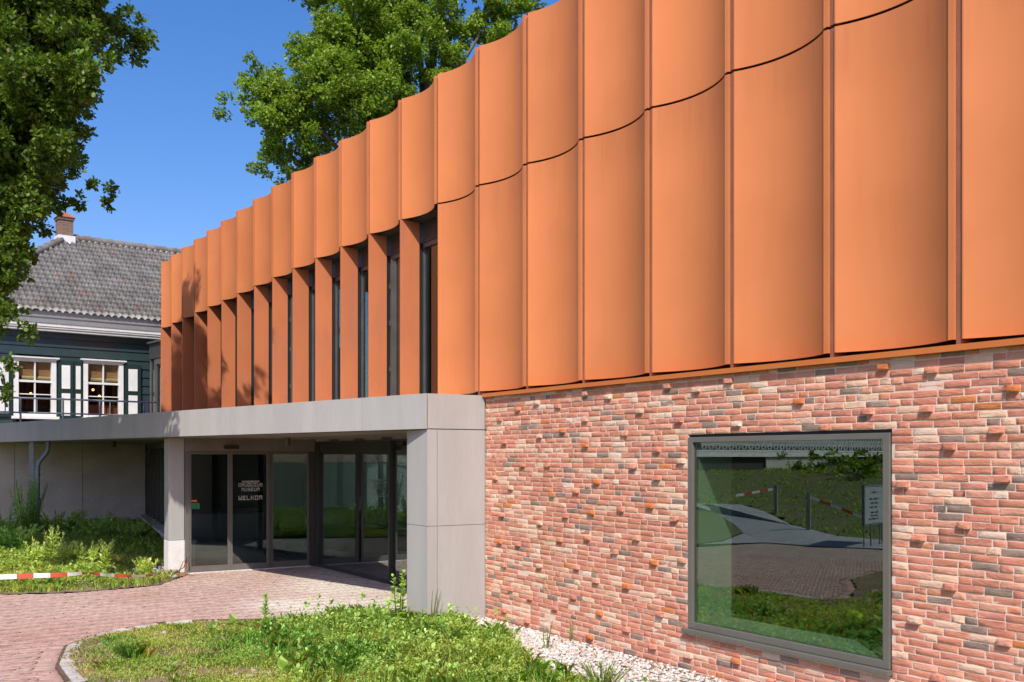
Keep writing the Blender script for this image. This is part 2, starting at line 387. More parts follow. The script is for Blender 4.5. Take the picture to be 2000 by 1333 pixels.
for i in range(3):
    for j in range(3):
        if i == 1 and j == 1: continue
        mo.add([(xs[i], .0049, zs[j]), (xs[i+1], .0049, zs[j]), (xs[i+1], .0049, zs[j+1]), (xs[i], .0049, zs[j+1])], [(0, 1, 2, 3)])
mo.add([(WS0, .0049, WZ0), (WS0, .0049, WZ1), (WS0, .2, WZ1), (WS0, .2, WZ0)], [(0, 1, 2, 3)])
mo.add([(WS1, .0049, WZ0), (WS1, .0049, WZ1), (WS1, .2, WZ1), (WS1, .2, WZ0)], [(3, 2, 1, 0)])
mo.add([(WS0, .0049, WZ1), (WS1, .0049, WZ1), (WS1, .2, WZ1), (WS0, .2, WZ1)], [(0, 1, 2, 3)])
part('mortar', mo, K['mortar'], bw)
# ---- the big picture window
g = .012; a, b, z0, z1 = WS0+g, WS1-g, WZ0+.055, WZ1-.03; w_ = .063
fr = MB().box(a, a+w_, -.012, .07, z0, z1).box(b-w_, b, -.012, .07, z0, z1).box(a+w_, b-w_, -.012, .07, z1-w_*.8, z1).box(a+w_, b-w_, -.012, .07, z0, z0+w_)
pw = part('picture_window', fr, K['frame'], bevel=.004)
part('pane', MB().box(a+w_-.01, b-w_+.01, .018, .024, z0+w_-.01, z1-w_*.8+.01), K['glass'], pw)
part('sill', MB().box(WS0-.035, WS1+.012, -.06, .05, WZ0+.012, WZ0+.052), K['frame'], pw, bevel=.004)
part('head_gap_shade', MB().box(a, b, .02, .06, z1+.001, WZ1-.002), K['black'], pw)  # black strip stands in for the shade above the frame
rv = MB(); D = .52
rv.box(a-.05, a+.06, .075, D, z0-.05, z1+.05).box(b-.06, b+.05, .075, D, z0-.05, z1+.05).box(a+.06, b-.06, .075, D, z0-.05, z0+.07).box(a+.06, b-.06, .075, D, z1-.05, z1+.05)
part('reveal', rv, K['reveal'], pw)
part('gallery_room', MB().box(a-1, a+.06, D+.002, D+.05, 0, 2.57).box(b-.06, b+1, D+.002, D+.05, 0, 2.57).box(a+.06, b-.06, D+.002, D+.05, z1-.05, 2.57).box(a+.06, b-.06, D+.002, D+.05, 0, z0+.06)
     .box(a-1, b+1, 3.6, 3.7, 0, 2.57).box(a-1.1, a-1, D, 3.6, 0, 2.57).box(b+1, b+1.1, D, 3.6, 0, 2.57).box(a-1, b+1, D+.05, 3.6, -.02, .02), K['int_dark'])

# ---- canopy: fascia of separate sheets, pier, column
E = np.array([-.977, -.211]); OUT = np.array([.211, -.977]); C0 = np.array([0, -.854])
cpt = lambda t, o=0: C0+E*t+OUT*o
end = cpt(18.0)
cano = part('canopy', MB().prism([tuple(cpt(.02, -.03)+np.array([-.02, 0])), (-.03, .3), (end[0], .3), tuple(cpt(18.0, -.03))][::-1], 2.515, 2.945), K['concrete'])
ts = [0, 1.36, 2.56, 3.745]+[3.745+1.183*i for i in range(1, 13)]
for i in range(len(ts)-1):
    p, q = cpt(ts[i]+.004), cpt(ts[i+1]-.004)
    part('fascia_sheet', MB().bar(p, q, -.0, .022, 2.507, 2.956), K['clad'], cano, bevel=.002)
part('fascia_sheet', MB().box(-.022, .0, -.845, -.008, 2.511, 2.956), K['clad'], cano, bevel=.002)
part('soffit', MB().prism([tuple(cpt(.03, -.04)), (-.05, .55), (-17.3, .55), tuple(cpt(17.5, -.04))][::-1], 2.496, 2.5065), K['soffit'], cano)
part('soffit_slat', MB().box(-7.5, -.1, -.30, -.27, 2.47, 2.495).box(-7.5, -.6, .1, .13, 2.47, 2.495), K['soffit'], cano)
pier = part('entrance_pier', MB().box(-.555, -.02, -.83, .55, -.1, 2.49), K['concrete'])
for z0_, z1_ in ((-.1, 1.266), (1.272, 2.5)):
    part('cladding_sheet', MB().box(-.58, .0, -.854, -.834, z0_, z1_).box(-.02, .0, -.8335, -.716, z0_, z1_), K['clad'], pier, bevel=.002)
    part('cladding_sheet', MB().box(-.02, .0, -.709, -.006, z0_, z1_), K['clad'], pier, bevel=.002)
    part('cladding_sheet', MB().box(-.578, -.558, -.833, .5, z0_, z1_), K['clad'], pier, bevel=.002)
colm = part('entrance_column', MB().box(-7.93, -7.60, -2.215, -1.935, .62, 2.495), K['clad'], bevel=.004)
part('plinth', MB().box(-7.935, -7.58, -2.22, -1.93, -.1, .612), K['plinth'], colm, bevel=.006)
# ---- sliding doors (plane x = -7.57, facing +x); y = -d
X0 = -7.57
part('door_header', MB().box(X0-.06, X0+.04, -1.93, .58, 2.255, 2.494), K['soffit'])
part('door_post', MB().box(X0-.05, X0+.05, -1.93, -1.855, .0, 2.254), K['frame'])
part('door_post', MB().box(X0-.05, X0+.05, .49, .60, .0, 2.254), K['dark'])
def leaf(nm, y0, y1, x, m, sl=.055, sr=.055):
    f = MB().box(x-.02, x+.02, y0, y0+sl, .02, 2.25).box(x-.02, x+.02, y1-sr, y1, .02, 2.25)
    f.box(x-.02, x+.02, y0+sl, y1-sr, .02, .125).box(x-.02, x+.02, y0+sl, y1-sr, 2.2, 2.25)
    o = part(nm, f, m, bevel=.003); part('pane', MB().box(x-.004, x+.004, y0+sl-.01, y1-sr+.01, .12, 2.21), K['glass4'], o); return o
d1 = leaf('sliding_door', -1.852, -1.10, X0+.02, K['frame'], .03, .045)
d2 = leaf('sliding_door', -1.098, -.335, X0+.02, K['frame'], .045, .055)
leaf('fixed_door_light', -.333, .488, X0-.03, K['frame'], .085, .04)
GL = {'C': '11111 10001 10000 10001 11111', 'R': '11110 10010 11111 10001 10001', 'U': '10001 10001 10001 10001 11111', 'Q': '11111 10001 10001 10011 11111',
      'I': '11111 00100 00100 00100 11111', 'S': '11111 10000 11111 00001 11111', 'M': '11111 10101 10101 10001 10001', 'E': '11111 10000 11110 10000 11111',
      'W': '10001 10001 10101 10101 11111', 'L': '10000 10000 10000 10000 11111', 'K': '10001 10010 11100 10010 10001', 'O': '11111 10001 10001 10001 11111'}
def text(mb, word, yc, zb, w, h, wt=1.0):
    """letters on the plane x = X, read from +x; y grows to the right"""
    n = len(word); p = w/n; cw = p*.80/5; ch = h/5
    for i, c in enumerate(word):
        for r_, row in enumerate(GL[c].split()):
            j = 0
            while j < 5:
                if row[j] == '1':
                    e = j
                    while e < 5 and row[e] == '1': e += 1
                    y0 = yc-w/2+i*p+j*cw; z = zb+h-(r_+1)*ch
                    if e-j > 1: mb.box(XL, XL+.0015, y0+cw*.1, y0+(e-j)*cw-cw*.1, z+ch*.12, z+ch*.88)
                    if e-j == 1: mb.box(XL+.0002, XL+.0017, y0+cw*.12, y0+cw*.88, z-ch*.12, z+ch*1.12)
                    j = e
                else: j += 1
XL = X0+.0255
yc = -.70
for wd_, z_, w_x, h_ in (('CRUQUIUS', 1.585, .475, .064), ('MUSEUM', 1.498, .36, .064), ('WELKOM', 1.33, .475, .082)):
    tx = MB(); text(tx, wd_, yc, z_, w_x, h_); part('lettering', tx, K['letter'], d2)
tx = MB()
for i in range(7):                                        # battlement line over the name
    y = yc-.17+i*.05
    tx.box(XL, XL+.0015, y, y+.032, 1.686, 1.696)
    if i < 6: tx.box(XL, XL+.0015, y+.0255, y+.0575, 1.662, 1.672)
    tx.box(XL, XL+.0015, y-.0005, y+.008, 1.6605, 1.6855); tx.box(XL, XL+.0015, y+.024, y+.0322, 1.6725, 1.6855)
part('emblem', tx, K['letter'], d2)
part('sticker', MB().box(XL, XL+.001, -1.825, -1.72, 1.32, 1.355), K['orange'], d1, 'small orange sticker')
part('sticker', MB().box(XL, XL+.001, -1.825, -1.67, 1.19, 1.30), K['green'], d1, 'green rectangular sticker')
part('door_sensor', MB().box(X0+.042, X0+.10, -1.22, -.95, 2.30, 2.355).box(X0+.10, X0+.106, -1.0, -.96, 2.31, 2.33), K['black'])
part('threshold', MB().box(X0-.1, X0+.1, -1.92, .48, -.02, .012), K['plinth'])
# ---- glass wall of the lobby, parallel to the facade
fr = MB().box(X0+.06, X0+.12, .58, .66, 0, 2.42).box(-4.13, -4.08, .56, .68, .05, 2.42).box(-.62, -.57, .58, .66, 0, 2.42)
fr.box(X0+.12, -4.13, .58, .66, 0, .05).box(-4.08, -.62, .58, .66, 0, .05).box(X0+.06, -.57, .58, .66, 2.421, 2.494)
gw = part('lobby_glazing', fr, K['dark'])
part('pane', MB().box(X0+.11, -4.12, .616, .624, .04, 2.425), K['glass5'], gw); part('pane', MB().box(-4.09, -.61, .616, .624, .04, 2.425), K['glass5'], gw)
# ---- low side wall with ledge and narrow windows, and the lobby inside
A_, B_ = (-17.3, -.52), (-7.95, -1.90)
lw = part('side_wall', MB().bar(A_, B_, 0, .25, -.1, .52), K['concrete'])
part('ledge', MB().bar(A_, B_, -.16, .28, .521, .575), K['concrete'], lw)
sd = MB(); ab = np.array(B_)-np.array(A_); Lab = np.linalg.norm(ab); e_ = ab/Lab
for i in range(10):
    p = np.array(A_)+e_*(Lab*i/9.001)
    sd.bar(p, p+e_*.07, .05, .17, .576, 2.494)
sd.bar(A_, B_, .051, .169, 2.36, 2.493)
sw = part('side_window', sd, K['dark']); part('pane', MB().bar(A_, B_, .10, .106, .577, 2.36), K['glass4'], sw)
part('lobby_floor', MB().box(-17.3, -7.63, -.45, 7.2, -.05, .006).box(-7.63, -.6, .67, 7.2, -.05, .006).prism([(-16.5, -.452), (-7.63, -1.75), (-7.63, -.452)], -.05, .006), K['int_floor'])
part('lobby_wall', MB().box(-17.4, -17.3, -.3, 7.2, -.05, 2.57).box(-.56, -.5, .7, 7.2, -.05, 2.57).box(-17.3, -.6, 5.2, 5.3, 0, 2.57), K['int_dark'])
part('lobby_column', MB().box(-9.9, -9.6, .4, .7, .01, 2.57).box(-10.8, -10.7, 1.6, 2.8, .01, 2.57), K['int_dark'])
for (s, y) in ((-5.95, -.55), (-11.9, -2.35)):
    m_ = MB(); m_.tube([(s, y, 2.496), (s, y, 2.36)], .05, 14); part('downlight', m_, K['black'] if s < -8 else K['mullion'])
W3 = lambda s, y, z=0: W(s, -y, z)
# things standing in the lobby
dk = empty('reception_desk', W3(-10.4, -.35), R(-57.57), 'low pale reception desk inside behind the left glass door', 'desk')
MB().box(-.35, .35, -.75, .75, .01, .95).build('desk_body', K['int_grey'], dk, bevel=.01); MB().box(-.42, .42, -.8, .8, .951, 1.0).build('desk_top', K['black'], dk)
bn = empty('stool', W3(-4.9, 1.5), R(-50), 'small yellow wooden stool inside behind the tall lobby glass', 'stool')
yw = mat('yellow_wood', (.42, .32, .08), (.35, .26, .06), 6, .6)
MB().box(-.3, .3, -.2, .2, .40, .45).build('seat', yw, bn, bevel=.01)
for x in (-.28, .22): MB().box(x, x+.06, -.18, .18, .01, .399).build('leg', yw, bn)
# ================================================================== GROUND SURFACES
def inpoly(P, poly):
    x, y = P[:, 0], P[:, 1]; r = np.zeros(len(P), bool); q = np.asarray(poly)[:, :2]
    for i in range(len(q)):
        (x1, y1), (x2, y2) = q[i], q[i-1]
        c = ((y1 > y) != (y2 > y)) & (x < (x2-x1)*(y-y1)/((y2-y1) if y2 != y1 else 1e-9)+x1); r ^= c
    return r
def segdist(P, line):
    d = np.full(len(P), 1e9); q = np.asarray(line)[:, :2]
    for a, b in zip(q[:-1], q[1:]):
        e = b-a; t = np.clip(((P[:, :2]-a)@e)/(e@e), 0, 1); d = np.minimum(d, np.linalg.norm(P[:, :2]-(a+t[:, None]*e), axis=1))
    return d
def vnoise(P, sc, seed=0):
    """smooth value noise 0..1 at plan points"""
    q = P[:, :2]*sc+seed*17.3; i = np.floor(q).astype(int); f = q-i; f = f*f*(3-2*f)
    h = lambda a, b: (np.sin(a*127.1+b*311.7+seed*74.7)*43758.5453) % 1
    x0, y0 = i[:, 0], i[:, 1]
    return (h(x0, y0)*(1-f[:, 0])+h(x0+1, y0)*f[:, 0])*(1-f[:, 1])+(h(x0, y0+1)*(1-f[:, 0])+h(x0+1, y0+1)*f[:, 0])*f[:, 1]
sm = lambda x, a, b: (lambda t: t*t*(3-2*t))(np.clip((x-a)/(b-a), 0, 1))
KERB = [W(-.6, .87)[:2], (-1.95, 13.3), (-2.6, 13.2), (-4.01, 13.09), (-4.5, 12.9), (-4.77, 12.5), (-4.92, 12.2), (-4.99, 11.7), (-5.02, 11.28), (-4.64, 10.23), (-4.23, 9.55)]
KERB2 = KERB+[W(1.25, 5.6)[:2], W(.6, 6.6)[:2], W(-.3, 7.6)[:2], W(-.8, 9)[:2], W(-1.0, 12)[:2]]
BED = KERB2+[W(3, 12)[:2], W(11.4, 9)[:2], W(11.4, .0)[:2], W(0, .0)[:2], W(.0, .86)[:2]]
LEDGE = [(-5.96, 18.35), (-5.93, 17.5), (-5.93, 16.86), (-6.27, 16.4), (-6.9, 15.9), (-7.99, 15.67), (-9.6, 15.3), (-12, 14.6)]
LBED = LEDGE+[(-14.5, 14.0), (-19, 16), (-19, 27.5), W(-17.4, 6)[:2], W(-17.4, .5)[:2], W(-7.9, 1.95)[:2]]
PATH = [(-5.96, 18.35), W(-7.57, 1.9)[:2], W(-7.57, -.62)[:2], W(-.58, -.62)[:2]]+KERB2+[W(-2.5, 13.1)[:2], W(-6.6, 12.7)[:2]]+LEDGE[::-1][1:]
# soil of the foreground bed
def sheet(name, poly, step, zf, m, kind='structure', dz=0):
    q = np.array(poly); x0, y0 = q.min(0)-step; x1, y1 = q.max(0)+step
    nx, ny = int((x1-x0)/step)+1, int((y1-y0)/step)+1
    X, Y = np.meshgrid(x0+np.arange(nx)*step, y0+np.arange(ny)*step); P = np.stack([X.ravel(), Y.ravel()], 1)
    i, j = np.meshgrid(np.arange(nx-1), np.arange(ny-1)); a = (j*nx+i).ravel(); F = np.stack([a, a+1, a+nx+1, a+nx], 1)
    c = P[F].mean(1); k = inpoly(c, q); F = F[k]; u = np.unique(F); mp = np.zeros(len(P), int); mp[u] = np.arange(len(u))
    V = np.concatenate([P[u], zf(P[u])[:, None]], 1)
    return lab(MB().np(V, mp[F]).build(name, m), kind=kind)
zb = lambda P: .012+.03*vnoise(P, 2.1, 1)+.018*vnoise(P, 7, 2)-.02*np.exp(-segdist(P, KERB2)*4)
sheet('soil', BED, .07, zb, K['soil'])
def zl(P):
    d = segdist(P, LEDGE); z = .36*sm(d, 1.2, 7)+.05*vnoise(P, 1.3, 4)*sm(d, 0, .6)+.012+.02*vnoise(P, 6, 5)*sm(d, 0, .4)
    return z
sheet('planting_bed', LBED, .12, zl, K['soil'])
# brick paving laid in herringbone
lab(MB().add([(*p, -.018) for p in PATH], [tuple(range(len(PATH)))[::-1]]).build('path', K['sand']), kind='structure')
BW, BL = .068, 3*.068; g_ = .0032; ang = R(-6); ca, sa = math.cos(ang), math.sin(ang)
rects = []
for k in range(-260, 260):
    for j in range(-70, 70):
        bx, by = k+3*j, k-3*j
        rects.append((bx, by, 3, 1)); rects.append((bx, by+1, 1, 3))
rects = np.array(rects, float); c_l = (rects[:, :2]+rects[:, 2:]/2)*BW
org = np.array([-4.5, 14.5]); C_w = np.stack([c_l[:, 0]*ca-c_l[:, 1]*sa, c_l[:, 0]*sa+c_l[:, 1]*ca], 1)+org
keep = inpoly(C_w, PATH) & (segdist(C_w, KERB2) > .20) & (C_w[:, 1] > 8.2) & (C_w[:, 0] > -10.5)
rects = rects[keep]; N = len(rects); C_w = C_w[keep]
def pavers(cen, ax, hl, hw, seed):
    """cen (N,2), ax unit axis (N,2), half length/width"""
    r_ = np.random.default_rng(seed); N = len(cen); b = np.stack([-ax[:, 1], ax[:, 0]], 1)
    cs = np.array([(-1, -1), (1, -1), (1, 1), (-1, 1)]); V = np.zeros((N, 12, 3))
    z = r_.normal(0, .0016, N)+.004*(vnoise(cen, .9, 9)-.5); tl = r_.normal(0, .008, (N, 2))
    for i, (u, v) in enumerate(cs):
        for lv, (ins, zz) in enumerate(((0, -.03), (0, -.004), (.0035, 0))):
            p = cen+ax*(u*(hl-ins))[:, None]+b*(v*(hw-ins))[:, None]
            V[:, lv*4+i, :2] = p; V[:, lv*4+i, 2] = z+zz+(tl[:, 0]*u*hl+tl[:, 1]*v*hw if lv else 0)
    F = []
    for lv in (0, 1):
        for i in range(4): F.append((lv*4+i, lv*4+(i+1) % 4, lv*4+4+(i+1) % 4, lv*4+4+i))
    F.append((8, 9, 10, 11)); F = (np.array(F)[None]+(np.arange(N)*12)[:, None, None]).reshape(-1, 4)
    base = np.array([.51, .305, .24])*r_.uniform(.88, 1.10, (N, 1))
    t = r_.random(N); base[t < .10] = np.array([.40, .255, .20])*r_.uniform(.85, 1.1, ((t < .10).sum(), 1)); base[t > .94] = np.array([.50, .35, .27])
    dust = np.clip(sm(cen[:, 0], -4.6, -2.0)*sm(cen[:, 1], 13.0, 14.6)*1.5+.5*np.exp(-((cen[:, 0]+5.2)**2+(cen[:, 1]-18.2)**2)/1.2), 0, 1)
    dust = np.clip(dust*(.35+1.1*vnoise(cen, 1.1, 3))+.22*vnoise(cen, .45, 6), 0, .93)[:, None]
    base = base*(1-dust)+np.array([.74, .65, .54])*dust
    red = (np.clip(vnoise(cen, .8, 12)*1.6-.95, 0, 1)*.5)[:, None]; base = base*(1-red)+np.array([.40, .17, .09])*red
    return V.reshape(-1, 3), F, np.repeat(base, 12, 0)
hor = rects[:, 2] == 3; ax = np.where(hor[:, None], [ca, sa], [-sa, ca])
V, F, C = pavers(C_w, ax, np.full(N, 1.5*BW-g_/2), np.full(N, .5*BW-g_/2), 3)
# two soldier rows along the kerb
def along(line, off, step):
    q = [np.array(p) for p in line]; o = []; rest = 0
    for a, b in zip(q[:-1], q[1:]):
        L = np.linalg.norm(b-a); e = (b-a)/L; n = np.array([e[1], -e[0]]); s = rest
        while s < L: o.append((a+e*s+n*off, e, n)); s += step
        rest = s-L
    return o
# which side is the paving on?
ss = along(KERB2[1:], .1, .0725); sgn = 1 if inpoly(np.array([ss[40][0]]), PATH)[0] else -1
ss = along(KERB2[1:], sgn*.115, .0725)
V2, F2, C2 = pavers(np.array([q[0] for q in ss]), np.array([q[2] for q in ss]), np.full(len(ss), .099), np.full(len(ss), .0335), 5)
pv = mat('red_paving_brick', (1, 1, 1), (.80, .80, .80), 7, .9, .35, 120, .003, attr=True, fine=.22)
lab(MB().np(V, F, C).np(V2, F2, C2).build('paving', pv), kind='structure')
# kerb: thin dark edge plank of brick on edge and a pale concrete haunch, broken in places
kb = MB()
for a, b in zip(KERB[1:-1], KERB[2:]):
    kb.bar(a, b, -.014, .020, -.06, .030)
lab(kb.build('kerb_edge', mat('dark_kerb_brick', (.16, .085, .06), (.10, .06, .045), 8, .9)), kind='structure')
ha = MB(); hp = along([*KERB[3:], (-4.0, 9.2)], -sgn*.10, .16)
for i in range(len(hp)-1):
    p, e, n = hp[i]; q, e2, n2 = hp[i+1]
    if p[0] > -3.9 and p[1] > 12.6: continue
    if (p[1] > 12.45 and rng.random() < .4): continue
    w = .02+.07*rng.random()**1.5; h = .026+.012*rng.random(); n = n*-sgn; n2 = n2*-sgn
    a0, a1, b0, b1 = p-n*.078, p+n*w, q-n2*.078, q+n2*w
    vs = [(*a0, -.05), (*a1, -.05), (*b1, -.05), (*b0, -.05), (*a0, h+.004), (*a1, h-.008), (*b1, h-.008), (*b0, h+.004)]
    ha.add(vs, [(4, 5, 6, 7), (7, 6, 5, 4)][:1]+[(0, 1, 5, 4), (1, 2, 6, 5), (2, 3, 7, 6), (3, 0, 4, 7)])
lab(ha.build('kerb_haunch', mat('pale_kerb_concrete', (.56, .54, .50), (.36, .31, .25), 5, .9, .5, 60, .006)), kind='structure')

# gravel strip at the foot of the brick wall
def ico():
    t = (1+5**.5)/2; v = np.array([(-1, t, 0), (1, t, 0), (-1, -t, 0), (1, -t, 0), (0, -1, t), (0, 1, t), (0, -1, -t), (0, 1, -t), (t, 0, -1), (t, 0, 1), (-t, 0, -1), (-t, 0, 1)])
    f = np.array([(0, 11, 5), (0, 5, 1), (0, 1, 7), (0, 7, 10), (0, 10, 11), (1, 5, 9), (5, 11, 4), (11, 10, 2), (10, 7, 6), (7, 1, 8), (3, 9, 4), (3, 4, 2), (3, 2, 6), (3, 6, 8), (3, 8, 9), (4, 9, 5), (2, 4, 11), (6, 2, 10), (8, 6, 7), (9, 8, 1)])
    return v/np.linalg.norm(v[0]), f
IV, IF = ico()
def stones(P, size, seed, cols, flat=.6):
    r_ = np.random.default_rng(seed); N = len(P); sc = size[:, None]*r_.uniform(.6, 1.25, (N, 3)); sc[:, 2] *= flat
    V = IV[None]*(1+r_.normal(0, .16, (N, 12, 1)))*sc[:, None]; a = r_.uniform(0, 6.28, N); c, s = np.cos(a)[:, None], np.sin(a)[:, None]
    x = V[:, :, 0]*c-V[:, :, 1]*s; y = V[:, :, 0]*s+V[:, :, 1]*c; V[:, :, 0], V[:, :, 1] = x, y
    V += P[:, None]; F = (IF[None]+(np.arange(N)*12)[:, None, None]).reshape(-1, 3)
    cc = np.array(cols)[r_.integers(0, len(cols), N)]*r_.uniform(.8, 1.12, (N, 1)); return V.reshape(-1, 3), F, np.repeat(cc, 12, 0)
gm = mat('mixed_pebbles', (1, 1, 1), (.82, .82, .82), 30, .85, attr=True, fine=.1)
n = 16000; s_ = rng.uniform(-.02, 8.5, n)**1.0; wd = .62+.75*sm(s_, .8, 3.4)+.12*np.sin(s_*2.1); d_ = .02+wd*rng.random(n)**.9
P = np.stack([P0[0]+s_*WV[0]+d_*NV[0], P0[1]+s_*WV[1]+d_*NV[1], .035+rng.uniform(-.012, .022, n)], 1)
PEB = [(.70, .66, .58), (.70, .60, .50), (.80, .76, .70), (.60, .54, .48), (.62, .44, .34), (.48, .47, .47), (.72, .58, .47), (.78, .71, .62)]
lab(MB().np(*stones(P, rng.uniform(.012, .030, n), 5, PEB)).build('gravel', gm), kind='stuff', label='pale mixed pebbles lying along the foot of the brick wall', cat='gravel')
# loose stones and debris in the beds
n = 420; Q = np.stack([rng.uniform(-5.1, 2, n), rng.uniform(8.6, 13.2, n)], 1); Q = Q[inpoly(Q, BED)]
Q = np.concatenate([Q, zb(Q)[:, None]+.006], 1)
v1 = stones(Q, rng.uniform(.01, .03, len(Q))*(1+2*(rng.random(len(Q)) > .92)), 8, [(.40, .30, .27), (.46, .38, .34), (.38, .25, .19), (.5, .45, .4)], .55)
n = 170; Q2 = np.stack([rng.normal(-6.55, .33, n), rng.uniform(17.2, 20.5, n)], 1); Q2 = Q2[inpoly(Q2, LBED)]; Q2 = np.concatenate([Q2, zl(Q2)[:, None]+.02], 1)
v2 = stones(Q2, rng.uniform(.02, .085, len(Q2)), 9, [(.42, .40, .37), (.34, .31, .28), (.45, .33, .26)], .6)
lab(MB().np(*v1).np(*v2).build('rubble', gm), kind='stuff', label='loose stones and broken rubble scattered over the beds', cat='rubble')
# dead leaf litter on the paving
n = 900; Q = np.stack([rng.uniform(-7.5, -1.5, n), rng.uniform(9.6, 18.5, n)], 1); Q = Q[inpoly(Q, PATH)]
Q = Q[(segdist(Q, KERB2) < .5) | (rng.random(len(Q)) < .25)]
Q = np.concatenate([Q, np.full((len(Q), 1), .004)], 1); a = rng.uniform(0, 6.28, len(Q)); z_ = rng.uniform(.006, .02, len(Q))
V = np.stack([Q+np.stack([np.cos(a+k*2.1)*z_, np.sin(a+k*2.1)*z_*.6, .006*((k+np.arange(len(Q))) % 3)], 1) for k in range(3)], 1).reshape(-1, 3)
cc = np.array([(.34, .16, .07), (.24, .13, .06), (.42, .26, .12), (.16, .09, .05)])[rng.integers(0, 4, len(Q))]
lab(MB().np(V, np.arange(len(V)).reshape(-1, 3), np.repeat(cc, 3, 0)).build('leaf_litter', gm), kind='stuff', label='crumbs of brown leaf litter strewn over the red paving', cat='litter')
# ================================================================== OLD WOODEN HOUSE
HA = np.array([-10.7, 30.0]); HR = np.array([.775, .633]); HR /= np.linalg.norm(HR); HN = np.array([HR[1], -HR[0]])
house = empty('wooden_house', (HA[0], HA[1], 0), math.atan2(HR[1], HR[0]), 'old dark green clapboard house with grey tiled roof and white cornice', 'house')
hp_ = lambda nm, mb, m, parent=house, **k: mb.build(nm, m, parent, **k)
# local: x to the right along the wall (x = -t), y inward, z up
XL_, XR_, DP = -5.35, 6.0, 6.6
EZ = 6.17
K['board'] = mat('dark_green_boarding', (.030, .056, .056), (.024, .046, .047), 3, .32, fine=.1, spec=.6)
K['shut'] = mat('dark_green_shutter', (.020, .042, .040), (.016, .034, .032), 3, .35)
wb = MB(); z = 2.3; hb = .245
hole = [(-3.80, -2.84, 3.28, 4.88), (-1.97, -.99, 3.28, 4.90)]
while z < 5.7:
    sp = [(XL_, XR_)]
    for h0, h1, zz0, zz1 in hole:
        if z+hb > zz0 and z < zz1:
            sp = [q for a, b in sp for q in (((a, h0), (h1, b)) if a < h0 and b > h1 else ((a, b),))]
    for a, b in sp:
        wb.add([(a, -.038, z), (b, -.038, z), (b, -.012, z+hb), (a, -.012, z+hb), (a, .0, z), (b, 0, z)], [(0, 1, 2, 3), (4, 5, 1, 0)])
    z += hb
wb.box(XL_, XL_+.02, .005, DP, 2.3, 5.7)
hp_('wall', wb, K['board'])
hp_('base', MB().box(XL_, XR_, .02, DP, -.2, 2.29).box(XR_-.05, XR_, 0, DP, 2.3, 5.7).box(XL_, XR_, DP-.05, DP, 2.3, 5.7), K['concrete'])
# roof: pantiles as a wave with steps, hipped at the left end
RP = .40; ex0, ex1 = XL_-.42, XR_+.3; ey0 = -.42; rise = 2.87; run_ = DP/2+.42; sl = math.hypot(rise, run_); tw = .19; th_ = .265
roofm = mat('grey_pantile', (.38, .365, .34), (.29, .275, .255), 2.2, .82, .3, 60, .004, attr=True, fine=.3)
HIP = 4.19                                                 # plan run of the left hip
def tiles(mb, org, ud, sd_, nd, u0, u1, clip):
    nu = int((u1-u0)/(tw/6)); nv = int(sl/th_)
    us = u0+np.arange(nu+1)*(tw/6)
    V = []; F = []; CL = []
    for r_ in range(nv+1):
        for e in (0, 1):
            v = min(r_*th_+(-.012 if e == 0 else th_), sl); lift = .040 if e == 0 else .008
            ph = (us/tw) % 1; wave = .034*np.sin(2*np.pi*ph)+.012*np.sin(4*np.pi*ph+.6)
            jj = rng.normal(0, .004, len(us))
            tc_ = np.floor(us/tw).astype(int); hs_ = (np.sin(tc_*12.99+r_*78.23)*43758.5) % 1; hs2 = (np.sin(tc_*5.17+r_*31.7)*9631.7) % 1
            CL.append(np.stack([.78+.38*hs_+.25*(hs2 > .97), .78+.38*hs_, .78+.37*hs_-.1*(hs2 > .97)], 1)); jit = .012*(hs2-.5)
            p = org+us[:, None]*ud+v*sd_+(wave+lift+jit)[:, None]*nd; V.append(p)
    V = np.array(V).reshape(-1, 3); w = nu+1
    fr = []
    for r_ in range(2*(nv+1)-1):
        a = r_*w+np.arange(nu); fr.append(np.stack([a, a+1, a+w+1, a+w], 1))
    F = np.concatenate(fr); c = V[F].mean(1); F = F[clip(c)]
    mb.np(V, F, np.concatenate(CL)); return mb
rm = MB()
ud = np.array([1., 0, 0]); sdn = np.array([0, run_/sl, rise/sl]); nd = np.array([0, -rise/sl, run_/sl])
fh = lambda c: (c[:, 0]-ex0)/HIP >= (c[:, 2]-EZ)/rise
tiles(rm, np.array([0, ey0, EZ]), ud, sdn, nd, ex0, ex1, lambda c: fh(c))
L2 = math.hypot(HIP, rise); sdh = np.array([HIP/L2, 0, rise/L2]); ndh = np.array([-rise/L2, 0, HIP/L2])
yc_ = ey0+run_
slb = sl; sl = L2
tiles(rm, np.array([ex0, 0, EZ]), np.array([0, -1., 0]), sdh, ndh, -(DP+.42), .42, lambda c: np.abs(c[:, 1]-yc_)/run_ <= 1-(c[:, 2]-EZ)/rise)
sl = slb
sdb = np.array([0, -run_/sl, rise/sl]); ndb = np.array([0, rise/sl, run_/sl])
tiles(rm, np.array([0, DP+.42, EZ]), ud*-1, sdb, ndb, -ex1, -ex0, lambda c: fh(c))
roof = hp_('roof', rm, roofm)
rt = MB(); xr = ex0+HIP
x = xr
while x < ex1: rt.tube([(x, yc_, EZ+rise+.0), (x+.36, yc_, EZ+rise+.02)], [.115, .135], 10); x += .35
h0 = np.array([ex0, ey0, EZ+.03]); h1 = np.array([xr, yc_, EZ+rise]); nh = int(np.linalg.norm(h1-h0)/.36)
for i in range(nh):
    a, b = h0+(h1-h0)*i/nh, h0+(h1-h0)*(i+1.05)/nh; rt.tube([a, b], [.135, .115], 10)
hp_('ridge_tile', rt, mat('grey_ridge_tile', (.20, .19, .18), (.15, .11, .085), 3, .85), roof)
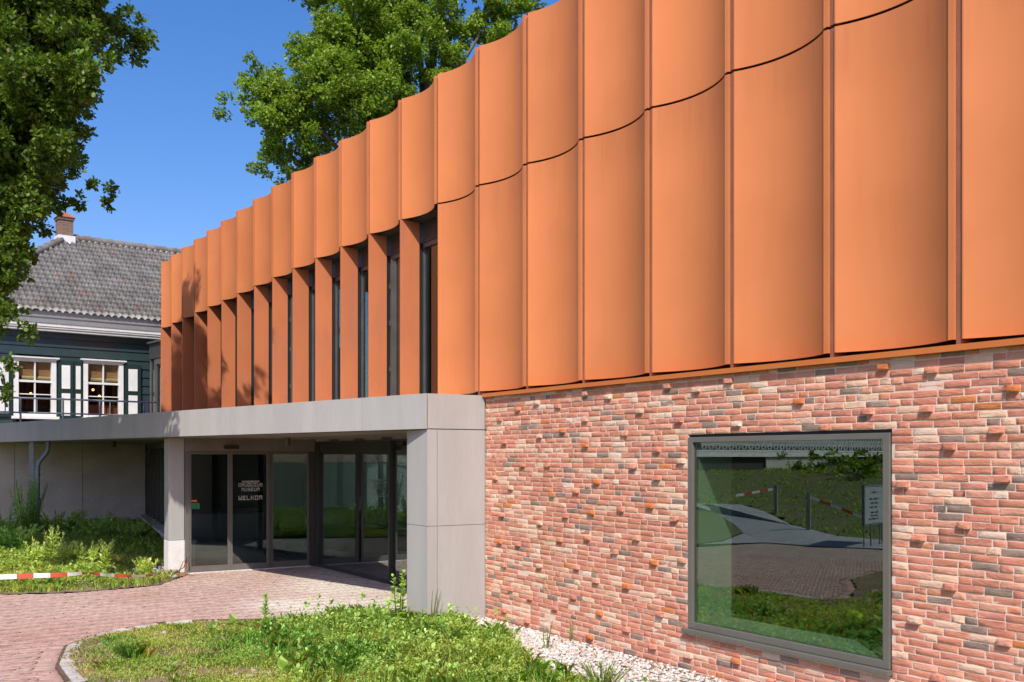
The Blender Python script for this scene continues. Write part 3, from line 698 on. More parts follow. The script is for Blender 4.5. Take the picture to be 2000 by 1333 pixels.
# chimney at the hip end of the ridge
ch = MB(); cx, cy, cz = xr-.06, yc_, EZ+rise
ch.box(cx-.21, cx+.21, cy-.21, cy+.21, cz-.5, cz+.52).box(cx-.24, cx+.24, cy-.24, cy+.24, cz+.521, cz+.60)
chm, n_, l_, b_ = nodes('chimney_brick'); tb = n_.new('ShaderNodeTexBrick'); vv_ = coords(n_, l_)
sx = n_.new('ShaderNodeSeparateXYZ'); l_.new(vv_, sx.inputs[0]); ad = n_.new('ShaderNodeMath'); l_.new(sx.outputs[0], ad.inputs[0]); l_.new(sx.outputs[1], ad.inputs[1])
cb_ = n_.new('ShaderNodeCombineXYZ'); l_.new(ad.outputs[0], cb_.inputs[0]); l_.new(sx.outputs[2], cb_.inputs[1]); l_.new(cb_.outputs[0], tb.inputs['Vector'])
for k_, v_ in (('Scale', 1), ('Mortar Size', .007), ('Brick Width', .22), ('Row Height', .062)): tb.inputs[k_].default_value = v_
tb.inputs['Color1'].default_value = (.23, .12, .075, 1); tb.inputs['Color2'].default_value = (.15, .085, .06, 1); tb.inputs['Mortar'].default_value = (.22, .19, .16, 1)
l_.new(tb.outputs[0], b_.inputs['Base Color']); b_.inputs['Roughness'].default_value = .9
chim = hp_('chimney', ch, chm)
hp_('chimney_cap', MB().add([(cx-.27, cy-.27, cz+.601), (cx+.27, cy-.27, cz+.601), (cx+.27, cy+.27, cz+.601), (cx-.27, cy+.27, cz+.601), (cx-.09, cy, cz+.80), (cx+.09, cy, cz+.80)],
    [(3, 2, 1, 0), (0, 1, 5, 4), (1, 2, 5), (2, 3, 4, 5), (3, 0, 4)]), mat('clay_cap', (.40, .13, .06), (.3, .1, .05), 6, .8), chim)
hp_('flashing', MB().box(cx-.25, cx+.25, cy-.29, cy+.25, cz-.25, cz+.02), K['white'], chim)
# cornice with gutter box
co = MB().box(XL_-.26, XR_, -.26, .0, 5.66, 5.725).box(XL_-.29, XR_, -.29, 0, 5.726, 5.775).box(XL_-.31, XR_, -.31, 0, 5.776, 5.83).box(XL_-.26, XR_, -.27, 0, 5.831, 5.866)
gu = MB(); gu.add([(XL_-.30, -.30, 5.868), (XR_, -.30, 5.868), (XR_, -.345, 6.02), (XL_-.345, -.345, 6.02), (XL_-.36, -.36, 6.021), (XR_, -.36, 6.021), (XR_, -.41, 6.19), (XL_-.41, -.41, 6.19), (XL_-.41, -.3, 6.19), (XR_, -.3, 6.19)],
       [(0, 1, 2, 3), (3, 2, 5, 4), (4, 5, 6, 7), (7, 6, 9, 8)])
gu.add([(XL_-.30, -.30, 5.868), (XL_-.345, -.345, 6.02), (XL_-.41, -.41, 6.19), (XL_-.41, DP, 6.19), (XL_-.30, DP, 5.868)], [(0, 1, 2, 3, 4)])
hp_('cornice', co, K['white']); hp_('gutter', gu, mat('pale_grey_gutter', (.50, .51, .52), (.44, .45, .46), 3, .35))
# windows with blinds, shutters with white panels
K['blind'] = mat('brown_blind', (.52, .28, .14), (.42, .21, .10), 3, .9, stretch=(1, 1, 6))
K['roll'] = mat('rolled_blind_edge', (.66, .50, .24), None, 4, .8)
K['warm'] = mat('dark_warm_room', (.20, .10, .05), (.10, .05, .025), 2, .8)
def hwin(x0, x1, zb_, zt_):
    f = MB(); w = .075; y = -.07
    f.box(x0-.07, x0+w-.02, y, .06, zb_, zt_).box(x1-w+.02, x1+.07, y, .06, zb_, zt_).box(x0-.07, x1+.07, y, .06, zt_, zt_+.09)
    f.box(x0-.14, x1+.14, y-.07, .0, zt_+.091, zt_+.13).box(x0-.11, x1+.11, y-.035, .0, zt_+.06, zt_+.0905)
    zm = zb_+(zt_-zb_)*.64
    i0, i1 = x0+.056, x1-.056; xm = (x0+x1)/2
    f.box(i0, i1, -.05, .03, zm-.03, zm+.03).box(xm-.016, xm+.016, -.04, .03, zb_+.07, zm-.03).box(xm-.016, xm+.016, -.045, .03, zm+.03, zt_)
    f.box(i0, i1, -.05, .03, zb_, zb_+.07).box(i0, i1, -.038, .03, zb_+.60, zb_+.625)
    o = hp_('window', f, K['white'])
    hp_('pane', MB().box(i0, i1, .005, .009, zb_+.02, zt_), K['glass3'], o)
    hp_('window_sill', MB().box(x0-.13, x1+.13, -.15, .02, zb_-.075, zb_-.001), K['white'], o)
    b = MB().box(i0-.02, i1+.02, .06, .075, zt_-.42, zt_+.05); hp_('blind', b, K['blind'], o)
    hp_('blind_roll', MB().tube([(i0+.1, .065, zt_-.45), (i1+.0, .065, zt_-.45)], .05, 10), K['roll'], o)
hwin(-3.80, -2.84, 3.28, 4.80); hwin(-1.97, -.99, 3.28, 4.83)
hp_('room', MB().box(-4.6, .2, 2.3, 2.4, 2.4, 5.5).box(-4.7, -4.6, .1, 2.4, 2.4, 5.5).box(.2, .3, .1, 2.4, 2.4, 5.5).box(-4.6, .2, .12, 2.3, 2.4, 2.5).box(-4.6, .2, .12, 2.3, 5.5, 5.6), K['warm'])
def shutter(x0, x1, zb_, zt_, tilt):
    w = x1-x0; f = MB().box(0, w, -.045, 0, 0, zt_-zb_)
    o = hp_('shutter', f, K['shut']); o.location = (x0, -.042, zb_); o.rotation_euler = (0, 0, tilt)
    h = zt_-zb_
    for a, b in ((.06, .44), (.52, .92)): hp_('shutter_panel', MB().box(w*.22, w*.78, -.052, -.0452, h*a, h*b), K['white'], o)
shutter(-4.36, -3.90, 3.25, 4.86, R(2)); shutter(-2.72, -2.32, 3.22, 4.87, R(-3)); shutter(-2.305, -2.075, 3.22, 4.87, R(0)); shutter(-.885, -.42, 3.25, 4.86, R(-1))
wo = house.matrix_basis
hw = lambda x, y, z: tuple(np.append(HA+HR*x-HN*y, z))
gl, n_, l_, b_ = nodes('lit_bulb'); b_.inputs['Emission Color'].default_value = (1, .32, .06, 1); b_.inputs['Emission Strength'].default_value = 7; b_.inputs['Base Color'].default_value = (.8, .3, .1, 1)
for (x, z, l1) in ((-3.13, 3.98, 'left house window'), (-1.40, 4.16, 'right house window, the higher lamp'), (-1.22, 3.98, 'right house window, the lower lamp')):
    q = hw(x, 1.2, z); o = empty('pendant_lamp', q, 0, 'small glowing orange pendant lamp behind the '+l1, 'lamp', 'lamps inside the house')
    m_ = MB(); m_.np(IV*.04, IF); m_.build('bulb', gl, o); MB().tube([(0, 0, .04), (0, 0, 5.45-z)], .006, 5).build('cord', K['black'], o)
so = empty('sofa', hw(-1.25, .75, 2.5), math.atan2(HR[1], HR[0]), 'orange sofa inside the right house window', 'sofa')
om = mat('orange_fabric', (.36, .10, .035), (.28, .08, .03), 5, .9)
MB().box(-.75, .75, -.3, .3, .0, .75).build('seat', om, so, bevel=.05); MB().box(-.75, -.01, -.38, -.305, .2, 1.18).box(.01, .75, -.38, -.305, .2, 1.18).build('backrest', om, so, bevel=.03)
# ---- dark glazed link between house and museum
a_, b__ = (-10.52, 29.1), (-9.80, 28.25)
link = empty('link_building', (-10.5, 29.1, 0), 0, 'small dark flat-roofed glazed link between house and museum', 'link building')
off = lambda q: (q[0]+10.5, q[1]-29.1)
a_, b__ = off(a_), off(b__)
MB().bar(a_, b__, .0, 1.6, 4.98, 5.42).build('cladding_band', mat('dark_link_cladding', (.05, .05, .052), (.04, .04, .042), 4, .55), link)
MB().bar(a_, b__, -.07, 1.7, 5.421, 5.47).build('roof', K['mullion'], link)
gf = MB(); e_ = np.array(b__)-np.array(a_); Ll = np.linalg.norm(e_); e_ /= Ll
for t_ in (0, .32, .43, .98): gf.bar(np.array(a_)+e_*t_, np.array(a_)+e_*(t_+.06), .02, .12, 2.5, 4.979)
gf.bar(np.array(a_)+e_*.44, b__, .021, .119, 4.80, 4.978)
gfo = gf.build('door_frame', K['mullion'], link); MB().bar(a_, b__, .06, .066, 2.5, 4.97).build('pane', K['glass2'], gfo)
MB().bar(a_, b__, 1.4, 1.5, 2.4, 4.97).build('rear_wall', K['int_dark'], link)
# ---- terrace slab, concrete wall below, railing
TER = [W(-17.62, .3), W(-17.62, 4.6), (-17.5, 23.0, 0), (-18.5, 26), (-14.75, 26.6), (-10.6, 29.9), (-9.7, 28.9)]
lab(MB().prism([q[:2] for q in TER][::-1], 2.62, 2.75).build('terrace', K['concrete']), kind='structure')
cw = empty('concrete_wall', W(-17.5, .5), 0, 'bare grey concrete wall under the terrace left of the entrance', 'wall')
cl = lambda q: (q[0]-cw.location[0], q[1]-cw.location[1])
p_, q_ = np.array(cl(W(-17.5, .45))), np.array(cl(W(-17.5, 7.5)))
ee = (q_-p_)/np.linalg.norm(q_-p_); t_ = 0
LW = np.linalg.norm(q_-p_)
for t1 in (1.62, 3.25, 4.9, LW):
    MB().bar(p_+ee*(t_+.006), p_+ee*(t1-.006), -.1, .0, .50, 2.6).build('wall_slab', K['concrete'], cw, bevel=.006); t_ = t1
MB().bar(p_, q_, -.25, -.02, -.2, 2.6).build('wall_core', K['int_grey'], cw)
MB().bar(p_, q_, -.12, .05, .1, .495).build('footing', K['concrete'], cw)
rl0, rl1 = np.array([-9.74, 27.68]), np.array([-9.74, 27.68])-HR*7.2
rr = empty('terrace_railing', (rl0[0], rl0[1], 2.75), 0, 'galvanised pipe railing along the terrace in front of the house', 'railing')
rp = lambda q, z: (-HR[0]*q, -HR[1]*q, z)
MB().tube([rp(0, .90), rp(7.2, .90)], .024, 8).build('top_rail', K['steel'], rr); MB().tube([rp(0.35, .53), rp(7.2, .53)], .021, 8).build('lower_rail', K['steel'], rr)
qx = lambda px: (-9.74-27.68*(px-1000)/1960)/(.775-.633*(px-1000)/1960)
for px in (-40, 40, 123, 195, 288): MB().tube([rp(qx(px), 0), rp(qx(px), .93)], .026, 8).build('post', K['steel'], rr)
for px in (10, 72, 215, 281, 284.5): MB().tube([rp(qx(px), .53), rp(qx(px), .90)], .014, 6).build('baluster', K['steel'], rr)
# ---- post and downpipe under the canopy edge
sp = at(62, 900, 22.9)
o = MB().box(-.05, .05, -.05, .05, 0, 2.5-.25).build('steel_post', K['steel'], loc=(sp[0], sp[1], .25), rz=R(20)); lab(o, 'galvanised square steel post under the canopy beside the downpipe', 'post')
dp = empty('downpipe', (sp[0]+.17, sp[1]-.08, .2), 0, 'blue-grey bent downpipe running from the canopy beside the steel post', 'downpipe')
MB().tube([(.0, 0, 0), (.0, 0, 1.62), (.0, 0, 1.74), (.05, .0, 1.86), (.20, .0, 2.04), (.235, 0, 2.12), (.24, 0, 2.31)], .05, 12).build('pipe', K['zinc'], dp)
for z in (.75, 1.52): MB().tube([(0, 0, z), (0, 0, z+.05)], .058, 12).build('bracket', K['steel'], dp)
# ================================================================== TREES
def unit(v): return v/np.maximum(np.linalg.norm(v, axis=-1, keepdims=True), 1e-9)
OAK = np.array([(0, 0), (.22, .10), (.30, .26), (.42, .16), (.58, .34), (.70, .19), (.86, .20), (1, 0), (.86, -.20), (.70, -.19), (.58, -.34), (.42, -.16), (.30, -.26), (.22, -.10)])
OAK_LOW = np.array([(0, 0), (.35, .28), (.62, .30), (1, 0), (.62, -.30), (.35, -.28)])
OVAL = np.array([(0, 0), (.25, .20), (.6, .26), (1, 0), (.6, -.26), (.25, -.20)])
NARROW = np.array([(0, 0), (.3, .10), (.65, .10), (1, 0), (.65, -.10), (.3, -.10)])
def leafset(P, A, L, T, r_, cols, fold=.0, flat=.6):
    """one polygon per leaf: base P, direction A, length L"""
    N = len(P); A = unit(A); up = unit(r_.normal(0, 1, (N, 3))*(1-flat)+np.array([0, 0, 1])*flat)
    B = unit(np.cross(up, A)); C = np.cross(A, B)
    x, y = T[:, 0], T[:, 1]; droop = -.16*x*x
    V = P[:, None]+L[:, None, None]*(x[None, :, None]*A[:, None]+y[None, :, None]*B[:, None]+(droop+fold*np.abs(y))[None, :, None]*C[:, None])
    k = len(T); F = (np.arange(N)*k)[:, None]+np.arange(k)[None]
    return V.reshape(-1, 3), F, np.repeat(cols, k, 0)
def crown(blobs, dens, L, T, seed, per=6, shell=2.6, clump=9):
    """leaf sprays filling overlapping uneven clumps; blobs: (centre, radius vec)"""
    r_ = np.random.default_rng(seed); PP = []; AA = []; CC = []
    for c, rad in blobs:
        c = np.array(c, float); rad = np.array(rad, float)
        # each clump is made of smaller sub-clumps so the outline is uneven and gaps stay open
        ns = max(4, int(rad.mean()**2*clump)); sc = unit(r_.normal(0, 1, (ns, 3)))*r_.uniform(.35, 1.0, (ns, 1)); sr = rad.mean()*r_.uniform(.20, .42, ns)
        for q, s in zip(sc, sr):
            n = max(3, int(dens*s*s)); u = unit(r_.normal(0, 1, (n, 3)))*(r_.random((n, 1))**(1/shell)); u[:, 2] *= .75
            p = c+q*rad+u*s; out = unit(unit(p-(c+q*rad*.6))+.35*unit(p-c)+r_.normal(0, .45, (n, 3))+np.array([0, 0, .15]))
            tone = np.clip(r_.normal(1, .10), .75, 1.25)
            for j in range(per):
                a = unit(out*.55+r_.normal(0, .75, (n, 3))); PP.append(p+r_.normal(0, .03*L/.1, (n, 3))); AA.append(a)
                cc = np.ones((n, 3))*tone*r_.uniform(.72, 1.28, (n, 1)); cc[:, 0] *= r_.uniform(.85, 1.35, n); CC.append(cc)
    P, A, C = np.concatenate(PP), np.concatenate(AA), np.concatenate(CC)
    return leafset(P, A, L*r_.uniform(.6, 1.2, len(P)), T, r_, C)
def limbs(base, fork, ends, r0, seed, wob=.25, twig=.5):
    r_ = np.random.default_rng(seed); m = MB(); b = Vector(base); f = Vector(fork)
    tr = MB(); n = 7; pts = [b.lerp(f, i/n)+Vector(r_.normal(0, wob*.25, 3))*(1 if 0 < i < n else 0) for i in range(n+1)]
    tr.tube(pts, [r0*(1.25 if i == 0 else 1-.45*i/n) for i in range(n+1)], 12)
    for e in ends:
        e = Vector(e); st = pts[r_.integers(3, n+1)]; k = 6; mid = st.lerp(e, .5)+Vector((0, 0, .12*(e-st).length))
        q = [st.lerp(mid, i/3) if i <= 3 else mid.lerp(e, (i-3)/3) for i in range(7)]
        q = [p+Vector(r_.normal(0, wob*.3, 3))*(1 if 0 < i < 6 else 0) for i, p in enumerate(q)]
        rr_ = r0*.38*min(1, (e-st).length/5+.35); m.tube(q, [rr_*(1-.86*i/6) for i in range(7)], 7)
        for t_ in range(4):
            s_ = q[3+r_.integers(0, 3)]; d = Vector(unit(r_.normal(0, 1, 3)))*min((e-st).length*.22, twig)
            m.tube([s_, s_+d*.5+Vector((0, 0, .1)), s_+d], [rr_*.3, rr_*.18, rr_*.05], 5)
    return tr, m
# ---- near oak at the left edge: crown clumps given as picture spots of the clumps with their real distance
near = [(45,20,15.6,150),(150,45,16.2,95),(215,60,16.6,62),(245,105,16.7,36),(250,30,16.8,30),(110,150,14.0,100),(175,140,14.4,48),(20,190,14.6,130),(75,270,14.4,80),(125,300,14.6,52),(150,245,16,30),(158,345,16,26),
        (40,385,15.2,110),(105,350,15.6,48),(150,395,15.7,15),(128,398,15.6,18),(222,372,15.9,13),(214,398,15.9,9),(180,358,15.8,8),(40,100,17.4,150),(50,300,17.0,100),(5,500,16.2,80),(5,620,15.6,46),(20,480,15,90),(55,440,15.2,44),(84,425,15.3,18),(45,500,15.3,34),(20,560,14.8,56),(48,535,15,26),(10,640,14.6,50),(45,610,14.7,34),(60,650,14.7,16),(12,715,14.5,30),(8,765,14.4,15),
        (-95,90,16.5,170),(-90,330,16.3,150),(-90,560,15.4,90),(-260,150,17,180),(-265,330,18.8,150),(-303,374,20.2,110),(-380,240,19.2,110),(-200,300,15.6,120),(-60,480,15.6,80),(-250,420,16.8,170),(-140,-150,16.6,150),(-210,-150,17.2,200),(-120,-330,17.4,190),(200,-273,14.7,40),(165,-235,15,42),(235,-320,14.3,26),(120,-200,15.2,60),(150,-330,14.6,40)]  # unseen clumps beyond the view, several added for the shadows they cast
bl = [(at(x, y, Y), np.array([1, 1.15, .95])*r*Y/1960) for x, y, Y, r in near]
tb_ = at(-330, 893, 17.5); tb_ = (tb_[0], tb_[1], 0)
oak = empty('oak_tree', tb_, 0, 'dark leafy oak overhanging the left edge in front of the old house', 'tree')
bl = [((c[0]-tb_[0], c[1]-tb_[1], c[2]), r) for c, r in bl]
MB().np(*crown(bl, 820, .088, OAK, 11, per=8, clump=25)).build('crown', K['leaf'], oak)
tr, li = limbs((0, 0, 0), (.5, -.3, 5.5), [c for c, r in bl if r[0] > .6], .30, 4, .2, .3)
tr.build('trunk', K['bark'], oak); li.build('limb', K['bark'], oak)
# ---- big oak behind the museum
back = [(470,205,37,42),(520,165,37.2,58),(560,240,37,78),(540,320,36.8,48),(560,350,36.8,28),(600,300,37.5,60),(640,190,37.5,85),(600,110,38,45),(680,110,38,90),(660,30,38.5,62),(700,260,37.8,70),(750,190,38,80),(740,40,38.6,80),(800,110,38.4,70),(830,20,39,66),(860,150,38.6,58),(900,80,39,48),(940,20,39,60),(960,90,39.2,45),(1010,40,39.2,55),(1045,10,39.4,36),(1000,110,39,30),
        (640,-70,39,80),(740,-110,39.4,110),(860,-90,39.6,100),(980,-80,40,90),(700,-230,40,100),(820,-260,40.3,110),(930,-210,40.3,80),(780,300,39,80),(880,260,39.5,80),(980,220,40,70),(700,380,39,60)]
bl = [(at(x, y, Y), np.array([1, 1.3, .95])*r*Y/1960) for x, y, Y, r in back]
tb_ = (-3.6, 39.2, 0)
oak2 = empty('oak_tree', tb_, 0, 'tall sunlit green oak rising behind the rust-orange museum facade', 'tree')
bl = [((c[0]-tb_[0], c[1]-tb_[1], c[2]), r) for c, r in bl]
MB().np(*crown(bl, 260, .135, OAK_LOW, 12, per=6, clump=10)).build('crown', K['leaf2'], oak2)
tr, li = limbs((0, 0, 0), (.2, 0, 13), [c for c, r in bl], .5, 5, .5)
tr.build('trunk', K['bark'], oak2); li.build('limb', K['bark'], oak2)

# ================================================================== WEEDS AND GRASS
def tufts(P, h, n, seed, w=.006, lean=.5, base=(.8, 1, .6), pat=0):
    r_ = np.random.default_rng(seed); N = len(P)*n; Q = np.repeat(P, n, 0)+np.c_[r_.normal(0, .02, (N, 2)), np.zeros(N)]; H = np.repeat(h, n)*r_.uniform(.5, 1.15, N)
    a = r_.uniform(0, 6.28, N); ln = r_.uniform(.1, 1, N)*lean; d = np.stack([np.cos(a), np.sin(a), np.zeros(N)], 1); b = np.stack([-np.sin(a), np.cos(a), np.zeros(N)], 1)*w*.5*r_.uniform(.7, 1.4, (N, 1))
    m = Q+d*(ln*H*.3)[:, None]+np.array([0, 0, 1])*(H*.6)[:, None]; t = Q+d*(ln*H)[:, None]+np.array([0, 0, 1])*(H*(1-.25*ln))[:, None]
    V = np.stack([Q-b, Q+b, m+b*.8, t, m-b*.8], 1).reshape(-1, 3); F = (np.arange(N)*5)[:, None]+np.arange(5)[None]
    c = np.array(base)*r_.uniform(.6, 1.25, (N, 1))*(1+(vnoise(Q, 1.3, 77)-.5)[:, None]*np.array([.75, .25, .5])); dry = r_.random(N) < .12; c[dry] = np.array([1.9, 1.25, 1.1])*r_.uniform(.7, 1.1, (dry.sum(), 1))
    return V, F, np.repeat(c, 5, 0)
def rosettes(P, L, n, seed, T=OVAL, up=.55, base=(1, 1, 1), stem=.0):
    r_ = np.random.default_rng(seed); N = len(P)*n; Q = np.repeat(P, n, 0); a = np.tile(np.arange(n)*2.4, len(P))+np.repeat(r_.uniform(0, 6.28, len(P)), n)
    el = r_.uniform(.15, 1.2, N)*up; A = np.stack([np.cos(a)*np.cos(el), np.sin(a)*np.cos(el), np.sin(el)], 1)
    l = np.repeat(L, n)*r_.uniform(.55, 1.15, N); Q = Q+np.c_[r_.normal(0, .012, (N, 2)), r_.random(N)*np.repeat(L, n)*stem]
    c = np.array(base)*r_.uniform(.65, 1.25, (N, 1))*(1+(vnoise(Q, 1.3, 77)-.5)[:, None]*np.array([.75, .25, .5]))*np.repeat(r_.uniform(.8, 1.15, len(P)), n)[:, None]
    return leafset(Q, A, l, T, r_, c, .25, .85)
def scatter(poly, n, seed, zf, dens=None, x=(-6, 4), y=(4, 14)):
    r_ = np.random.default_rng(seed); Q = np.stack([r_.uniform(*x, n), r_.uniform(*y, n)], 1); Q = Q[inpoly(Q, poly)]
    if dens is not None: Q = Q[r_.random(len(Q)) < dens(Q)]
    return np.concatenate([Q, zf(Q)[:, None]], 1)
def wall_d(P): return (P[:, :2]-P0)@NV
def lush(P):                                              # thick towards the pier and gravel, thin over the dry corner
    s_ = (P[:, :2]-P0)@WV; d = wall_d(P); far = np.linalg.norm(P[:, :2]-np.array([-.9, 12.0]), axis=1)
    edge = sm(d, .55, .95)+sm(s_, .8, -.2)*.0
    return np.clip(sm(far, 2.9, 1.0)*.9+.45*sm(P[:, 1], 11.2, 9.8)*sm(P[:, 0], -3.2, -1.0), .0, 1)
gap = lambda P: sm(wall_d(P)-.68*sm((P[:, :2]-P0)@WV, .8, 3.4)-.22*(vnoise(P, 2.2, 44)-.5), .42, .78)
thin = lambda P: gap(P)*np.clip((.34+.66*lush(P))*np.clip(-.02+1.7*vnoise(P, 1.9, 21)+.55*lush(P), 0, 1.3)*sm(segdist(P, KERB2), .12, .5), 0, 1)
front_of = dict(x=(-5.2, 3.2), y=(8.4, 13.4))
gr = MB()
Q = scatter(BED, 80000, 31, zb, thin, **front_of); gr.np(*tufts(Q, (.042+.06*lush(Q))*(.5+1.1*vnoise(Q, 2.3, 5)), 5, 32, .0045, 1.0, (1.12, 1.3, 1.0)))
Q = scatter(BED, 24000, 33, zb, thin, **front_of); gr.np(*rosettes(Q+np.array([0, 0, .01]), (.016+.020*lush(Q))*(.6+1.0*vnoise(Q, 4, 19)), 7, 34, OVAL, .8, (.98, 1.06, .8), 1.6))
Q = scatter(BED, 7000, 35, zb, lambda P: thin(P)*np.clip(lush(P)*1.4, 0, 1), **front_of); gr.np(*rosettes(Q+np.array([0, 0, .02]), (.012+.010*lush(Q))*(.7+.9*vnoise(Q, 2.6, 40)), 12, 36, OVAL, 1.1, (.88, 1.05, .68), 6.0))
Q = scatter(BED, 9000, 37, zb, lambda P: gap(P)*.9, x=(-16, 4), y=(-6, 8.6)); gr.np(*rosettes(Q+np.array([0, 0, .03]), np.full(len(Q), .14), 6, 38, OVAL, .8, (.8, .95, .6), .6))
Q = scatter(BED, 26000, 47, zb, lambda P: gap(P)*.5*(vnoise(P, 1.2, 23) > .25), **front_of); gr.np(*tufts(Q, np.full(len(Q), .028), 3, 48, .006, 1.3, (1.35, .98, .8)))
Q = scatter(BED, 16000, 61, zb, lambda P: gap(P)*np.clip(lush(P)*1.5-.35, 0, 1)*(vnoise(P, 2.8, 50) > .35), **front_of); gr.np(*tufts(Q, .07+.17*vnoise(Q, 3.1, 51), 5, 62, .0045, .8, (1.05, 1.3, .95)))
Q = scatter(BED, 1700, 63, zb, lambda P: gap(P)*np.clip(lush(P)*1.5-.3, 0, 1), **front_of); gr.np(*rosettes(Q+np.array([0, 0, .05]), .03+.04*rng.random(len(Q))**2, 10, 64, OAK_LOW, 1.2, (.85, 1.1, .8), 4.5))
lab(gr.build('grass', K['weed']), kind='stuff', label='low green weeds and grass covering the front bed', cat='grass')
# left bed
gl_ = MB(); front_l = lambda P: sm(segdist(P, LEDGE), .02, .16)*sm(np.linalg.norm(P[:, :2]-np.array([-6.5, 18.6]), axis=1), .5, 1.3)
lx = dict(x=(-14, -5.8), y=(14.2, 27))
Q = scatter(LBED, 52000, 41, zl, lambda P: front_l(P)*(.1+.8*vnoise(P, 1.6, 8)), **lx); gl_.np(*tufts(Q, .075+.06*vnoise(Q, 2, 3), 4, 42, .009, .9, (1.2, 1.25, .9)))
Q = scatter(LBED, 15000, 43, zl, lambda P: front_l(P)*(.1+.9*vnoise(P, 1.2, 7)), **lx); gl_.np(*rosettes(Q+np.array([0, 0, .02]), (.03+.05*vnoise(Q, 1.4, 2))*(.8+.4*sm(segdist(Q, LEDGE), .5, 1.8))*(1-.5*sm(segdist(Q, LEDGE), 3.5, 5.5)), 7, 44, OVAL, .9, (1, 1.05, .7), 1.3))
Q = scatter(LBED, 1500, 45, zl, lambda P: front_l(P)*sm(segdist(P, LEDGE), 1.6, 3.5), **lx); gl_.np(*rosettes(Q+np.array([0, 0, .03]), .06+.05*vnoise(Q, 1.1, 6), 9, 46, NARROW*np.array([1, 1.5]), 1.1, (.7, .9, .7), 1.5))
lab(gl_.build('undergrowth', K['weed']), kind='stuff', label='thick weeds covering the bed left of the entrance', cat='weeds')
# ---- single plants that stand out
def plant(name, loc, label, cat, h, nl, L, T, seed, base=(1, 1, 1), group=None, stems=1, spread=.1, up=.6, taper=True):
    o = empty(name, loc, 0, label, cat, group); r_ = np.random.default_rng(seed); st = MB(); PP = []; AA = []; LL = []
    for k in range(stems):
        a = r_.uniform(0, 6.28); d = np.array([math.cos(a), math.sin(a), 0])*spread*(r_.random()**.5 if stems > 1 else .25); hh = h*r_.uniform(.72, 1.0) if stems > 1 else h
        lean = d*1.0; st.tube([d*.25, d*.6+np.array([0, 0, hh*.5])+r_.normal(0, .008, 3), d+np.array([0, 0, hh])], [.006+.004*h, .005+.003*h, .002], 5)
        n = nl//stems; t = (np.arange(n)+.5)/n; t = t**.85; b = np.where(t[:, None] < .5, d*.25+(d*.35)*(t[:, None]*2), d*.6+(d*.4)*(t[:, None]*2-1)); b[:, 2] = t*hh
        az = np.arange(n)*2.4+r_.uniform(0, 6); el = up*(.35+.9*t)+r_.normal(0, .2, n)
        PP.append(b); AA.append(np.stack([np.cos(az)*np.cos(el), np.sin(az)*np.cos(el), np.sin(el)], 1)); LL.append(L*((1.15-.75*t) if taper else np.ones(n))*r_.uniform(.7, 1.15, n))
    st.build('stem', K['stem'], o); P = np.concatenate(PP)
    MB().np(*leafset(P, np.concatenate(AA), np.concatenate(LL), T, r_, np.array(base)*r_.uniform(.75, 1.2, (len(P), 1)), .25, .8)).build('foliage', K['weed'], o)
    return o
K['stem'] = mat('green_stem', (.12, .17, .05), (.16, .14, .06), 8, .7)
def G(px, py, f=None, dz=0):
    x, y, z = gnd(px, py)
    if f is zl:
        for _ in range(8):
            z = float(zl(np.array([[x, y]]))[0]); x, y, z = gnd(px, py, z)
    else: z = .02
    return (x, y, z)
DOCK = OVAL*np.array([1, 1.25]); SPIKE = OVAL*np.array([1, .85])
plant('mullein', G(516, 1240), 'single leafy spike plant standing in the dry part of the front bed', 'weed', .47, 60, .12, SPIKE, 51, (.85, 1.1, .75), up=.9)
plant('goosefoot', G(778, 1236), 'tall leafy weed in front of the grey entrance pier', 'weed', .80, 110, .13, OAK_LOW, 52, (.85, 1.05, .6), stems=3, spread=.10)
plant('dead_stalk', G(842, 1228), 'thin dry branching stalk against the grey entrance pier', 'weed', .52, 22, .035, NARROW, 53, (1.3, .8, .6), stems=5, spread=.16)
plant('flowering_weed', G(1066, 1276), 'slender greyish weed growing beside the pebbles', 'weed', .36, 40, .07, NARROW, 54, (.8, .95, .75), stems=4, spread=.12)
plant('flowering_weed', G(1112, 1262), 'taller single grey-green weed at the edge of the pebbles', 'weed', .36, 26, .06, NARROW, 55, (.85, .95, .75), stems=2, spread=.06)
plant('feathery_weed', G(1175, 1352), 'pale feathery bush of weed on the pebbles at the bottom edge', 'weed', .26, 420, .055, NARROW, 56, (1.0, 1.15, .75), stems=42, spread=.30, up=1.0)
plant('seedling', G(1462, 1345), 'small broad-leaved seedling at the foot of the wall below the window', 'weed', .10, 7, .09, DOCK, 57, (.8, 1.1, .8))
dk_ = [(640,1262,.20),(662,1292,.19),(736,1244,.16),(905,1262,.15),(945,1290,.2),(1000,1300,.22),(1240/1.0-250,1316,.2),(830,1300,.2),(520,1296,.16),(555,1322,.17),(760,1330,.18),(335,1318,.13),(455,1226,.16),(415,1236,.13),(880,1330,.17),(870,1222,.14),(925,1240,.13),(700,1310,.15),(1060,1320,.16)]
for i, (px, py, L) in enumerate(dk_):
    p = G(px, py); o = empty('dock_plant', p, random.random()*6, 'broad-leaved dock plant in the front bed', 'weed', 'dock plants in the front bed')
    MB().np(*rosettes(np.zeros((1, 3)), np.array([L*.85]), 10, 60+i, DOCK, 1.25, (.85, 1.05, .8), .35)).build('foliage', K['weed'], o)
p = G(258, 1292); o = empty('grass_tuft', p, 0, 'dark tuft of long grass in the dry front corner of the bed', 'grass tuft')
MB().np(*tufts(np.random.default_rng(3).normal(0, .05, (40, 3))*np.array([1, 1, 0]), np.full(40, .17), 6, 66, .007, .8, (.55, .85, .45))).build('blades', K['weed'], o)
